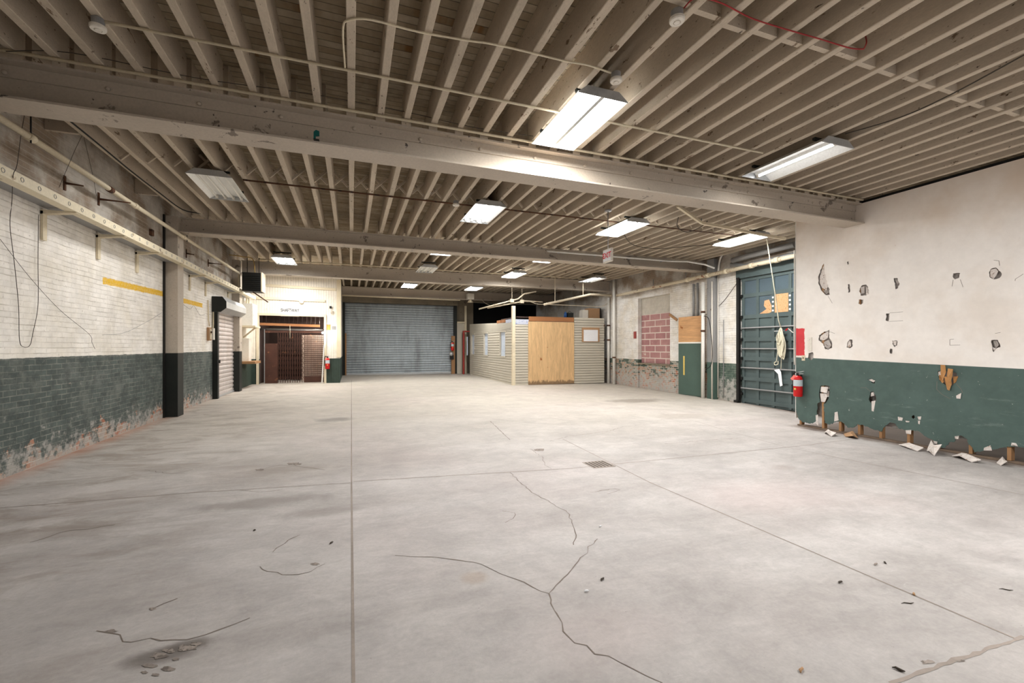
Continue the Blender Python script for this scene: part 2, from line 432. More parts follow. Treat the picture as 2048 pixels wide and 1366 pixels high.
def deck_mat():
    t = NT('painted_deck_boards'); x, y, z = t.sep()
    fr = t.math('FRACT', t.math('DIVIDE', y, .105)); bd = t.math('FLOOR', t.math('DIVIDE', y, .105))
    g = t.math('SUBTRACT', 1.0, t.step(t.math('ABSOLUTE', t.math('SUBTRACT', fr, .5)), .42, .5))
    v = t.comb(t.math('MULTIPLY', x, .8), t.math('MULTIPLY', bd, 3.7), z)
    n = t.noise(1.6, 5, .6, v); n2 = t.noise(14, 4)
    col = t.mix(t.step(n, .35, .65), lin((168,154,132)), lin((136,120,96)))
    col = t.mul(col, t.rng(n2, .88, 1.1, .3, .7))
    col = t.mix(t.step(n, .62, .72), col, lin((120,88,50)))
    col = t.mix(t.step(t.noise(5, 6, .7, t.scl((.6, 2, 1))), .68, .72), col, lin((30,24,20)))
    col = t.mul(col, t.rng(g, .35, 1.0))
    return t.done(col, .85, 0, g, .5, .01)
m_deck = deck_mat()

def partition_mat():
    t = NT('painted_gypsum_partition'); x, y, z = t.sep()
    n1, n2, n3 = t.noise(.9, 5, .6), t.noise(6, 5, .65), t.noise(30, 4)
    c = t.mix(t.step(n1, .4, .65), lin((240,235,230)), lin((232,224,216)))
    c = t.mul(c, t.rng(n2, .95, 1.03, .3, .7))
    top = t.step(z, 2.9, 4.2)
    c = t.mix(t.math('MULTIPLY', top, t.rng(n1, .2, .6, .3, .7)), c, lin((214,192,166)))
    c = t.mix(t.math('MULTIPLY', t.step(t.noise(4, 5, .7), .70, .76), .5), c, lin((196,176,156)))
    g = t.mul(lin((78,97,92)), t.rng(n2, .9, 1.12, .3, .7))
    g = t.mix(t.math('MULTIPLY', t.step(n1, .5, .7), .35), g, lin((92,112,108)))
    g = t.mix(t.math('MULTIPLY', t.step(t.noise(9, 6, .72), .665, .69), .85), g, lin((206,206,202)))
    g = t.mix(t.math('MULTIPLY', t.step(t.noise(3, 7, .75, t.scl((1, .5, 3))), .58, .70), .4), g, lin((132,146,142)))
    pa, pb = onx(1620,716,XP), onx(2048,738,XP)
    line = t.math('SUBTRACT', z, t.math('ADD', pa.z, t.math('MULTIPLY', t.math('SUBTRACT', y, pa.y), (pb.z-pa.z)/(pb.y-pa.y))))
    gm = t.math('SUBTRACT', 1.0, t.step(line, -.004, .004))
    col = t.mix(gm, c, g)
    # red brushed patch at the end of the wall
    ra, rb = onx(1596,657,XP), onx(1609,712,XP)
    wob = t.math('MULTIPLY', t.math('SUBTRACT', t.noise(9, 4), .5), .06)
    my = t.step(t.math('ADD', y, wob), rb.y-.008, rb.y+.008)
    mz = t.math('MULTIPLY', t.step(t.math('ADD', z, wob), rb.z-.008, rb.z+.008), t.math('SUBTRACT', 1.0, t.step(t.math('ADD', z, wob), ra.z-.008, ra.z+.008)))
    col = t.mix(t.math('MULTIPLY', my, mz), col, t.mul(lin((206,62,68)), t.rng(n2, .9, 1.1, .3, .7)))
    return t.done(col, .6, 0, n3, .08, .004)
m_part = partition_mat()

def bead_mat(name, split):
    t = NT(name); x, y, z = t.sep()
    hcoord = t.math('ADD', x, y)
    fr = t.math('FRACT', t.math('DIVIDE', hcoord, .095))
    g = t.math('SUBTRACT', 1.0, t.step(t.math('ABSOLUTE', t.math('SUBTRACT', fr, .5)), .40, .5))
    n2, n1 = t.noise(5, 6, .68), t.noise(1.2, 5)
    c = t.mul(lin((230,223,210)), t.rng(n2, .86, 1.06, .3, .7))
    c = t.mix(t.math('MULTIPLY', t.step(t.noise(7, 6, .75), .62, .72), .6), c, lin((150,126,96)))
    gr = t.mul(lin((52,66,58)), t.rng(n2, .75, 1.2, .3, .7))
    col = t.mix(t.math('SUBTRACT', 1.0, t.step(z, split-.006, split+.006)), c, gr)
    col = t.mul(col, t.rng(g, .6, 1.0))
    return t.done(col, .6, 0, g, .5, .008)
m_bead = bead_mat('painted_beadboard', 1.0)

def block_mat():
    t = NT('red_block_infill'); x, y, z = t.sep()
    zt = onx(1310, 627, XR).z
    bc, bf = t.brick(t.comb(y, t.math('SUBTRACT', z, zt)), .62, .245, .022)
    n2, n3 = t.noise(4, 6, .65), t.noise(30, 4)
    var = t.sep(bc)[0]
    red = t.mix(var, lin((158,114,114)), lin((172,132,128))); red = t.mul(red, t.rng(n2, .85, 1.12, .3, .7))
    red = t.mix(bf, red, lin((206,192,182)))
    red = t.mix(t.step(t.noise(2.6, 6, .7), .64, .68), red, lin((196,184,172)))
    gry = t.mul(lin((190,184,172)), t.rng(n2, .82, 1.1, .3, .7))
    gm = t.step(t.math('ADD', z, t.math('MULTIPLY', t.math('SUBTRACT', n2, .5), .03)), zt-.01, zt+.01)
    return t.done(t.mix(gm, red, gry), .85, 0, t.math('SUBTRACT', t.math('MULTIPLY', n3, .4), bf), .4, .012)
m_block = block_mat()

def shutter_mat(name, col, stain, amt, metal=.35):
    t = NT(name); x, y, z = t.sep()
    n1 = t.noise(.8, 5, .65, t.scl((1, 1, .35))); n2 = t.noise(5, 6, .7, t.scl((1.6, 1.6, .4))); n3 = t.noise(30, 3)
    c = t.mul(lin(col), t.rng(n2, .82, 1.12, .3, .7))
    c = t.mix(t.math('MULTIPLY', t.step(n1, .46, .66), amt), c, lin(stain))
    return t.done(c, .42, metal, n3, .06, .003)
m_shut = shutter_mat('weathered_galvanised_slats', (166,174,180), (104,106,106), .6, .2)
m_shut2 = shutter_mat('pale_galvanised_slats', (206,198,194), (180,160,148), .35)

# ------------------------------------------------------------------ the setting
def struct(name, mb, mats, **k): return tag(mb.build(name, mats, **k), kind='structure')
# floor: one slab, cracks and joints lie in it
mb = MB()
xs = [-3.9 + i*.5 for i in range(31)]; ys = [-4 + j*.5 for j in range(60)]
vs = [(x, y, fz(x, y)) for y in ys for x in xs]; nx = len(xs)
mb.idx(vs, [(j*nx+i, j*nx+i+1, (j+1)*nx+i+1, (j+1)*nx+i) for j in range(len(ys)-1) for i in range(nx-1)])
x0, x1, y0, y1 = xs[0], xs[-1], ys[0], ys[-1]
mb.face([(x0,y0,-.6),(x0,y1,-.6),(x1,y1,-.6),(x1,y0,-.6)])
for a, b in (((x0,y0),(x1,y0)),((x1,y0),(x1,y1)),((x1,y1),(x0,y1)),((x0,y1),(x0,y0))):
    n = 60
    for i in range(n):
        p = (a[0]+(b[0]-a[0])*i/n, a[1]+(b[1]-a[1])*i/n); q = (a[0]+(b[0]-a[0])*(i+1)/n, a[1]+(b[1]-a[1])*(i+1)/n)
        mb.face([(p[0],p[1],-.6),(q[0],q[1],-.6),(q[0],q[1],fz(*q)),(p[0],p[1],fz(*p))])
def fstrip(pts, wid, mi, jag=0.0, sub=1):
    P = [onf(u, v, .0016) for u, v in pts]; Q = []
    for a, b in zip(P, P[1:]):
        n = max(1, int((b-a).length/(.055 if jag else .12))) if sub else 1
        for k in range(n):
            q = a.lerp(b, k/n)
            if jag and (k or Q): q = q + Vector((random.uniform(-jag,jag), random.uniform(-jag,jag), 0))
            Q.append(q)
    Q.append(P[-1])
    for i, q in enumerate(Q): q.z = fz(q.x, q.y) + .0016
    L = []; Rr = []
    for i, q in enumerate(Q):
        d = (Q[min(i+1,len(Q)-1)] - Q[max(i-1,0)]); d.z = 0; d.normalize(); s = Vector((-d.y, d.x, 0))
        ww = wid*(random.uniform(.4, 1.3) if jag else 1)/2
        L.append(q + s*ww); Rr.append(q - s*ww)
    for i in range(len(Q)-1): mb.face([L[i], Rr[i], Rr[i+1], L[i+1]], mi)
fstrip([(703,760),(703,963),(707,1366)], .016, 2)
fstrip([(707,963),(1140,937),(1600,892),(1740,874)], .013, 2)
fstrip([(1125,878),(1300,965),(2030,1277)], .013, 2)
fstrip([(1779,1366),(2048,1273)], .022, 2, .006)
fstrip([(0,1016),(390,985),(700,966)], .011, 2, .003)
fstrip([(1390,842),(1575,895),(2048,990)], .011, 2)
fstrip([(980,842),(1020,880)], .012, 1, .006)
CR = [[(1098,1187),(1110,1230),(1135,1275),(1190,1305),(1260,1332),(1325,1366)],
      [(1098,1187),(1050,1165),(990,1140),(950,1125),(840,1112),(790,1111)],
      [(1098,1187),(1130,1155),(1150,1130),(1175,1100),(1195,1078)],
      [(1020,945),(1060,982),(1090,998),(1135,1025),(1142,1045),(1152,1058),(1147,1090)],
      [(1060,898),(1085,915),(1090,930),(1103,937)],[(1100,882),(1140,872),(1220,862),(1246,853),(1320,846)],
      [(193,1262),(222,1265),(240,1283),(300,1278),(370,1282),(440,1262),(500,1236)],
      [(300,1220),(345,1198),(355,1197)],[(520,1133),(560,1150),(600,1150),(650,1128)],
      [(1005,1022),(1030,1025),(1028,1036),(1010,1046)],[(1180,985),(1230,977),(1238,980),(1215,988)],
      [(290,940),(340,948),(385,940)],[(515,940),(560,930),(620,935),(650,940)],[(480,980),(520,985),(560,980)],
      [(60,1085),(120,1065),(230,1050)],[(545,1105),(575,1080),(600,1070)],
      [(1330,888),(1420,880),(1480,876)],[(980,838),(1080,848),(1150,850)]]
for c in CR: fstrip(c, .0075, 1, .016)
# spalled pits with loose dirt, lying in the slab
def pit(u, v, ru, rv, mi=3):
    P = []
    for k in range(16):
        a = 2*math.pi*k/16; q = random.uniform(.55, 1.15)
        P.append(onf(u+ru*q*math.cos(a), v+rv*q*math.sin(a), .0019))
    c = onf(u, v, .0019)
    for k in range(16): mb.face([c, P[k], P[(k+1)%16]], mi)
for a_ in [(318,1312,20,7),(338,1302,14,5),(372,1296,22,8),(352,1318,8,4),(300,1332,16,5),(335,1338,16,5),(392,1288,12,4),(312,1350,10,3),(222,1263,14,4),(305,1218,8,3),(630,1128,12,3),(290,1345,8,3),(1855,1325,14,5),(1920,1322,10,3),(590,928,18,3),(520,940,10,2),(1078,900,12,3)]: pit(*a_)
m_pit = mk('spalled_dirt', (142,133,126), .95, var=.25, vs=14, chips=[((108,100,94),.55,30),((172,164,158),.64,22)])
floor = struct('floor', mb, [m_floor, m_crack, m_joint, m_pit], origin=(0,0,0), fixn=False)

# ceiling deck, one level per bay
BY = [(-3.2, 5.46), (5.82, 11.25), (11.6, 16.8), (17.15, 25.1)]
JB = [4.275, 4.295, 4.40, 4.43]
mb = MB(); lv = [4.615, 4.635, 4.73, 4.745]; ed = [-3.6, 5.64, 11.42, 16.97, 25.4]
for i in range(4): mb.box(-3.95, 11.2, ed[i], ed[i+1], lv[i], lv[i]+.05)
for i in range(3): mb.box(-3.95, 11.2, ed[i+1]-.01, ed[i+1]+.01, min(lv[i], lv[i+1]), max(lv[i], lv[i+1])+.05)
struct('ceiling', mb, m_deck, origin=(0,0,0))

# left wall of brick with shallow piers above the shelf
mb = MB(); mb.box(-3.95, XL, -3.6, 25.3, -.5, 4.75)
struct('wall_left', mb, m_brickL, origin=(XL,0,0))
# right wall: brick face, with a window recess blocked up
ry0, ry1 = onx(1340,700,XR).y, onx(1279,700,XR).y
zs, zt = onx(1310,727,XR).z, onx(1310,592,XR).z
dy0, dy1 = 6.0, onx(1480,700,XR).y
mb = MB()
mb.box(XR+.16, XR+.3, -3.6, 25.3, -.6, 4.75)
mb.box(XR, XR+.16, dy1, ry0, -.6, 4.75); mb.box(XR, XR+.16, ry1, 25.3, -.6, 4.75)
mb.box(XR, XR+.16, ry0, ry1, -.6, zs); mb.box(XR, XR+.16, ry0, ry1, zt, 4.75)
dzt = onx(1478,556,XR).z
mb.box(XR, XR+.16, 6.0, dy1, dzt, 4.75)
mb.box(XR, XR+.16, -3.6, 6.0, -.6, 4.75)
# brick pier beside the recess
pa, pb = onx(1279,700,XR).y, onx(1268,700,XR).y
mb.box(XR-.07, XR, pa, pb+.05, -.3, zt)
struct('wall_right', mb, m_brickR, origin=(XR,0,0))
mb = MB(); mb.box(XR+.10, XR+.16, ry0, ry1, zs, zt); struct('trim_1', mb, m_block)
mb = MB(); mb.box(XR-.05, XR+.16, ry0-.02, ry1, zs-.05, zs, 0); struct('trim_2', mb, m_conc)
# back wall with lintel
YB = 25.05
mb = MB(); mb.box(-3.95, 6.75, YB, YB+.25, -.5, 4.75); mb.box(6.75, 11.2, YB, YB+.25, -.5, 2.2); mb.box(6.75, 11.2, YB, YB+.25, 4.1, 4.75)
struct('wall_back', mb, m_conc)
struct('wall_dark_room', MB().box(6.4, 11.4, 28, 28.2, 0, 4.75).box(6.4,6.6,25.3,28,0,4.75).box(6.4,11.4,25.3,28,4.6,4.75).box(11.2,11.4,25.3,28,0,4.75), m_black)  # room beyond the opening, its surfaces coloured black in place of darkness
struct('wall_rear_light_block', MB().box(-3.95, 3.6, -3.6, -3.4, -.5, 4.75), m_brickB)  # unseen wall, added to keep outside light off the left side
# shaft wall of beadboard with an opening
YS = 19.8
sx0, sx1 = ony(518,700,YS).x, ony(648,700,YS).x
sz = ony(583,632,YS).z; sxe = ony(680,700,YS).x
mb = MB()
mb.box(XL, sx0, YS, YS+.12, -.2, 4.70); mb.box(sx1, sxe, YS, YS+.12, -.2, 4.70); mb.box(sx0, sx1, YS, YS+.12, sz, 4.70)
mb.box(sxe-.12, sxe, YS+.12, YB, -.2, 4.70)
struct('wall_shaft', mb, m_bead)
mb = MB(); mb.box(XL, XL+.02, 17.25, YS, -.1, 3.2); struct('wall_left_boarding', mb, m_bead)
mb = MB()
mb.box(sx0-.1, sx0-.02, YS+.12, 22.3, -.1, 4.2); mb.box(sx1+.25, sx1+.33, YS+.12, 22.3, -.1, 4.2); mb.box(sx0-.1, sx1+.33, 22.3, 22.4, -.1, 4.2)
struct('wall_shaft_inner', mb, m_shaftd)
# trims on the shaft wall
for i, (ua, va, ub, vb, hh) in enumerate([(525,570,672,579,.10),(500,595,650,602,.09)]):
    a, b = ony(ua,va,YS-.03), ony(ub,vb,YS-.03)
    struct('trim_%d' % (3+i), MB().bar((a.x,a.y,a.z),(b.x,b.y,b.z),.05,hh), m_cream)
mb = MB()
mb.box(sx0-.09, sx0, YS-.04, YS, fz(sx0,YS), sz+.08); mb.box(sx1, sx1+.09, YS-.04, YS, fz(sx1,YS), sz+.08); mb.box(sx0-.09, sx1+.09, YS-.045, YS, sz, sz+.09)
struct('trim_5', mb, m_cream)
struct('trim_6', MB().box(sxe-.13, sxe+.04, YS-.04, YS+.0, 1.05, 4.3), m_cream)

# ------------------------------------------------------------------ gypsum partition on the right, broken open along its foot
def C7(pts): return [onx(1560+x*.3661, 460+y*.3661, XP) for x, y in pts]
def B7(pts): return [onx(1580+x*.2285, 820+y*.2285, XP) for x, y in pts]
PT = 4.22
pend = onx(1592, 700, XP).y
bottom = B7([(60,0),(66,45),(80,85),(110,105),(165,118),(205,110),(226,96),(236,40),(240,-60),(262,-70),(296,-58),(300,40),(304,112),(340,128),(375,115),(408,100),(440,100),(470,116),(500,152),(560,152),(585,126),
  (640,132),(720,166),(800,190),(815,156),(850,130),(875,108),(925,120),(945,156),(1000,176),(1050,182),(1110,180),(1130,186),(1165,216),(1210,246),(1250,262),(1300,312),(1330,332),(1360,326),(1390,286),(1440,276),
  (1450,240),(1500,224),(1545,250),(1560,300),(1600,332),(1612,372),(1690,360),(1720,332),(1770,346),(1850,332),(1900,320),(1960,322),(2048,330)])
outer = [Vector((XP, pend, PT))] + [Vector((XP, pend, bottom[0].z))] + bottom[1:]
yy = bottom[-1].y
while yy > -2.9:
    yy -= .3; outer.append(Vector((XP, yy, fz(XP, yy) + .17 + random.uniform(-.05,.05))))
outer.append(Vector((XP, yy, PT)))
# notch round the end of the steel beam
HO = {'A':[(238,182),(222,215),(210,250),(208,292),(224,330),(250,356),(272,352),(268,318),(258,290),(246,240)],
 'B':[(370,297),(378,295),(384,310),(382,340),(372,342)],'C':[(445,303),(470,298),(482,312),(486,345),(470,360),(440,358),(432,335),(436,320)],
 'D':[(430,380),(455,380),(453,400),(440,408),(428,402)],'E':[(622,262),(640,262),(652,290),(645,318),(630,324),(626,300)],
 'F':[(946,238),(985,236),(978,262),(955,270),(946,262)],'G':[(1150,212),(1180,205),(1196,222),(1212,240),(1200,262),(1170,270),(1145,258),(1140,232)],
 'H':[(580,456),(600,455),(592,500),(578,496)],'I':[(236,560),(270,545),(268,580),(285,620),(286,640),(262,655),(244,648),(236,622),(212,604),(212,578)],
 'J':[(368,612),(380,598),(396,600),(397,636),(384,646),(364,642)],'K':[(612,604),(640,604),(640,630),(626,640),(618,628)],
 'L':[(1154,602),(1190,600),(1200,620),(1204,640),(1180,650),(1166,668),(1158,640)],
 'P':[(220,852),(250,848),(270,854),(272,900),(262,925),(244,948),(218,946),(214,900)],
 'Q':[(492,886),(512,882),(520,900),(528,930),(512,948),(494,944),(486,930)],
 'Qb':[(478,816),(500,812),(522,822),(518,838),(500,834)],
 'R':[(862,772),(885,768),(930,776),(962,778),(976,802),(962,834),(940,850),(910,850),(882,832),(864,800)],
 'S':[(722,1014),(734,1012),(738,1024),(728,1032),(720,1026)],'T':[(365,176),(374,170),(377,184),(369,190)],
 'U':[(602,648),(614,650),(612,676),(600,674)],'V':[(155,672),(180,668),(184,700),(168,712),(152,700)]}
rg_ = random.Random(11)
def ragged(P, amp, closed=True):
    out = []; n = len(P)
    for i in range(n if closed else n-1):
        a, b = P[i], P[(i+1)%n]; out.append(a); L = (b-a).length
        for k in range(1, max(2, min(5, int(L/.022)))):
            q = a.lerp(b, k/max(2, min(5, int(L/.022)))); w_ = min(amp, L*.12)
            out.append(q + Vector((0, rg_.uniform(-w_, w_), rg_.uniform(-w_, w_))))
    if not closed: out.append(P[-1])
    return out
holes = [ragged(C7(h), .009) for h in HO.values()]
nb_ = 2 + len(bottom)
outer = outer[:2] + ragged(outer[2:nb_-1], .012, False) + outer[nb_-1:]
mb = MB().sheet([outer] + holes, (.013, 0, 0))
part = struct('wall_partition', mb, m_part, origin=(XP, pend, fz(XP, pend)))
MB().box(XP+.05, XP+.056, -3.2, pend-.03, .62, PT-.05).build('cavity_paper', m_gypd, part)
mb = MB().box(XP+.115, XP+.128, -3.2, pend-.02, .04, PT-.02); mb.build('back_sheet', m_gypd, part)
# timber frame of the partition
def pstud(u, top): 
    y = onx(u, 860, XP).y
    MB().box(XP+.016, XP+.112, y-.022, y+.022, fz(XP+.1, y)+.04, top).build('stud', m_lumber, part)
for u in (1600, 1645, 1679, 1717, 1760, 1816, 1875, 1940, 2017): pstud(u, 4.18)
for y in (2.75, 2.35, 1.95): MB().box(XP+.016, XP+.112, y-.022, y+.022, fz(XP+.1, y)+.04, 4.18).build('stud', m_lumber, part)
mb = MB(); 
for i in range(20):
    ya, yb = pend-.02-i*.5, pend-.02-(i+1)*.5
    mb.bar((XP+.064, ya, fz(XP+.06, ya)+.02), (XP+.064, yb, fz(XP+.06, yb)+.02), .096, .03)
mb.build('sole_plate', mk('dirty_sole_plate', (120,104,90), .9, var=.3, vs=6), part)
MB().box(XP-.004, XP+.13, pend, pend+.012, fz(XP,pend)+.17, PT).build('end_bead', m_white, part)
# torn flaps inside and around the holes
def flap(pts, name='torn_flap', m=None, push=.02, curl=.03):
    P = C7(pts); c = sum(P, Vector())/len(P); mb_ = MB()
    top = [p + Vector((push + random.uniform(-curl,curl), 0, 0)) for p in P]; cc = c + Vector((push+random.uniform(-curl,curl),0,0))
    for i in range(len(P)):
        a, b = top[i], top[(i+1)%len(P)]
        mb_.face([cc, a, b]); mb_.face([cc+Vector((.006,0,0)), b+Vector((.006,0,0)), a+Vector((.006,0,0))])
        mb_.face([a, a+Vector((.006,0,0)), b+Vector((.006,0,0)), b])
    mb_.build(name, m or m_gyp, part)
flap([(238,190),(226,220),(216,250),(214,288),(228,316),(252,330),(262,300),(250,245)], push=.012, curl=.006)
flap([(232,330),(250,350),(262,344),(256,325)], m=m_gypd, push=.03)
flap([(372,300),(382,302),(382,325),(374,330)], push=.02)
flap([(440,312),(460,306),(458,345),(442,350)], m=m_gypd, push=.02); flap([(464,310),(482,318),(484,352),(466,352)], push=.02)
flap([(628,268),(642,270),(648,292),(632,300)], m=m_gypd, push=.02)
flap([(965,240),(982,240),(976,258),(964,262)], m=m_gypd, push=.03)
flap([(1148,216),(1178,210),(1190,226),(1178,250),(1165,266),(1146,254)], push=.01, curl=.004)
flap([(238,566),(262,552),(260,590),(236,604),(216,598),(218,580)], push=.012, curl=.006); flap([(240,612),(262,600),(280,630),(262,650),(246,640)], m=m_gypd, push=.012, curl=.02)
flap([(368,614),(380,602),(386,630),(380,642),(367,640)], push=.012, curl=.005)
flap([(614,606),(636,606),(630,632),(620,628)], push=.012, curl=.005)
flap([(1160,606),(1186,604),(1196,628),(1176,646)], m=m_gypd, push=.015, curl=.02)
flap([(1164,640),(1182,648),(1168,664)], m=m_gyp, push=.005)
flap([(222,856),(264,858),(262,890),(224,884)], push=-.01, curl=.03); flap([(220,892),(262,896),(250,940),(222,938)], push=-.005, curl=.03); flap([(232,870),(268,880),(266,912),(240,908)], m=m_gypd, push=.005, curl=.02)
flap([(494,888),(510,886),(514,905),(498,910)], push=.0, curl=.02); flap([(500,936),(522,932),(512,992),(502,988)], push=-.006, curl=.006)
flap([(480,818),(500,814),(520,824),(510,832)], push=.0, curl=.01)
flap([(864,776),(880,772),(882,800),(868,798)], push=-.006, curl=.01); flap([(962,905),(992,890),(988,922),(966,920)], push=-.006, curl=.008)
flap([(886,736),(908,738),(912,775),(904,820),(890,824),(884,790)], 'torn_paper', m_tan, -.05, .03); flap([(926,756),(958,760),(946,800),(936,834),(918,840),(914,810)], 'torn_paper', m_tan, -.05, .03)
flap([(905,800),(935,806),(940,840),(934,876),(916,872),(906,840)], 'torn_paper', m_tan, -.03, .03); flap([(870,790),(884,796),(900,830),(890,836),(874,815)], 'torn_paper', m_tan, -.01, .02); flap([(940,800),(972,800),(962,830),(945,845)],'torn_paper', m_tan, .01, .02)
flap([(645,1020),(672,1026),(668,1042),(646,1040)], push=-.006, curl=.002); flap([(752,1020),(772,1018),(770,1036),(758,1036)], push=-.006, curl=.002); flap([(755,1042),(766,1040),(764,1062),(756,1058)], push=-.006, curl=.002)
flap([(686,1042),(708,1044),(706,1050),(690,1050)], push=-.006, curl=.001)
flap([(196,1012),(208,1008),(210,1070),(198,1058)], push=-.006, curl=.004); flap([(300,996),(316,992),(322,1040),(296,1046)], push=-.006, curl=.006)
flap([(688,1094),(718,1092),(718,1116),(690,1112)], push=-.01, curl=.01); flap([(1262,1160),(1290,1165),(1300,1182),(1258,1180)], push=-.01, curl=.015); flap([(842,1152),(862,1156),(860,1168),(846,1166)], push=-.01, curl=.01)
flap([(1116,1190),(1150,1176),(1160,1205),(1112,1204)], push=-.01, curl=.01); flap([(958,1126),(978,1124),(976,1142),(960,1140)], push=-.01, curl=.01)
def pcrack(pts, wd=.005):
    P = C7(pts); mb_ = MB()
    for a, b in zip(P, P[1:]): mb_.bar(a-Vector((.0008,0,0)), b-Vector((.0008,0,0)), .0012, wd, up=(0,0,1) if abs((b-a).z) < abs((b-a).y) else (0,1,0))
    mb_.build('crack', m_crack, part)
for c in ([(600,452),(640,450),(672,447)],[(596,500),(672,495)],[(946,272),(940,308)],[(985,270),(1000,312)],[(1284,278),(1286,268),(1330,240)],[(928,598),(950,596)],[(928,598),(928,630)],[(928,630),(984,628)],
          [(858,826),(856,870),(885,898),(930,922)],[(960,836),(990,870),(998,890)],[(440,862),(470,862),(492,880)],[(1168,165),(1196,168),(1200,195)],[(1175,565),(1205,560)],[(272,556),(300,566)],[(286,400),(262,360)]): pcrack(c)

# dark strip standing in for the shaded gap between partition and joists
struct('trim_7', MB().box(XP+.02, XP+.10, -3.0, pend, PT+.0, PT+.05), m_black)

# loose wall scraps lying at the foot of the partition
def scrap(pts, label, m=m_gyp, lift=.08):
    P = [onf(1580+x*.2285, 820+y*.2285) for x, y in pts]
    sh_ = min(0.0, XP-.03-max(p.x for p in P)); P = [p + Vector((sh_,0,0)) for p in P]
    c = sum(P, Vector())/len(P); mb_ = MB(); th = Vector((0,0,.012))
    top = []
    for i, p in enumerate(P):
        z = fz(p.x, p.y) + .004 + (lift*random.uniform(.2,1) if i % 2 else 0); top.append(Vector((p.x, p.y, z)))
    cc = Vector((c.x, c.y, fz(c.x,c.y)+lift*.7+.006))
    for i in range(len(P)):
        a, b = top[i], top[(i+1)%len(P)]
        mb_.face([cc+th, a+th, b+th]); mb_.face([cc, b, a]); mb_.face([a, b, b+th, a+th])
    o = mb_.build('wallboard_scrap', m); tag(o, label, 'scrap', 'broken wallboard at the partition foot')
scrap([(470,190),(500,175),(560,200),(580,215),(540,222),(490,208)], 'small torn wallboard scrap at the partition foot, third stud from its free end')
scrap([(600,205),(680,215),(730,240),(690,245),(620,226)], 'tan backed wallboard scrap at the partition foot between fourth and fifth studs', m_card)
scrap([(1090,295),(1180,300),(1270,318),(1310,345),(1260,350),(1150,322)], 'long curled wallboard scrap lying right of the sixth stud', m_gyp)
scrap([(1365,345),(1400,330),(1470,345),(1500,370),(1440,385),(1390,372)], 'large dished white wallboard scrap under the ragged arch', m_gyp, .15)
scrap([(1620,385),(1700,372),(1800,400),(1880,440),(1800,435),(1690,408)], 'long dirty white wallboard sheet fallen left of the rightmost stud', m_gyp, .10)
scrap([(1950,450),(2000,440),(2045,455),(2044,480),(1990,470)], 'wallboard scrap at the right edge of the photo by the last stud', m_gyp, .08)

# ------------------------------------------------------------------ steel beams
def ibeam(name, x0, x1, y0, y1, z0, z1, label, bolts=0, angle=False):
    r = thing(name, ((x0+x1)/2, (y0+y1)/2, z0), label, 'beam', None)
    ym = (y0+y1)/2; mb_ = MB()
    mb_.box(x0, x1, y0, y1, z0, z0+.022); mb_.box(x0, x1, ym-.012, ym+.012, z0+.022, z1-.02); mb_.box(x0, x1, y0+.05, y1-.05, z1-.02, z1)
    mb_.build('girder', m_beam, r)
    if angle:
        MB().box(x0, x1, ym-.03, ym-.013, z1-.14, z1-.021).build('stiffening_strip', m_beam, r)
    for i in range(bolts):
        x = x0 + .6 + (x1-x0-1)*i/max(1, bolts-1)
        MB().lathe([(.0,-.0),(.022,0),(.022,.012),(.012,.02),(0,.02)], (x, ym-.031 if angle else ym-.013, z1-.10), (0,-1,0), 10).build('bolt', m_beam, r)
    return r
b1 = ibeam('steel_beam', XL, XP-.004, 5.46, 5.82, 3.824, 4.225, 'large cream painted steel beam crossing the foreground to the partition', 16, True)
ibeam('steel_beam', -3.46, XR-.01, 11.25, 11.6, 3.955, 4.29, 'cream steel beam with peeling paint, second from the camera, behind the hanging exit sign', 14)
ibeam('steel_beam', -3.46, XR-.01, 16.8, 17.15, 3.955, 4.39, 'cream steel beam third from the camera, above the cabin front', 10)
ibeam('steel_beam', sxe+.02, XR-.01, 22.6, 22.95, 4.0, 4.42, 'farthest cream steel beam, in front of the wide roller shutter', 6)

# columns on the left wall and right wall
def column(y, x0, x1, dep, ztop, label, split):
    r = thing('steel_column', ((x0+x1)/2, y+dep/2, fz(x0, y)), label, 'column')
    zf = fz((x0+x1)/2, y)
    MB().box(x0, x1, y, y+dep, zf, split).build('painted_foot', m_dark, r)['label'] = 'black painted lower part'
    MB().box(x0, x1, y, y+dep, split, ztop).build('shaft', m_beam, r)
    return r
c2 = column(11.22, XL+.005, -3.48, .34, 4.28, 'cream steel column with black foot against the left wall below the second beam', 1.36)
MB().box(XL+.003, XL+.03, 11.14, 11.2, .0, 4.28).build('gap_strip', m_black, c2)
column(16.8, XL+.005, -3.50, .34, 4.38, 'cream column with dark foot right of the small roller door', 1.34)
rc = thing('steel_column', (10.65, 11.42, fz(10.65, 11.4)), 'grey column with green foot on the right wall below the second beam end', 'column')
ca, cb = onx(1430,700,XR-.12).y, onx(1416,700,XR-.12).y
MB().box(10.74, XR-.005, ca, cb, fz(10.8,10)-.0, 1.0).build('painted_foot', m_doorg, rc)
MB().box(10.74, XR-.005, ca, cb, 1.0, 4.28).build('shaft', m_steelg, rc)

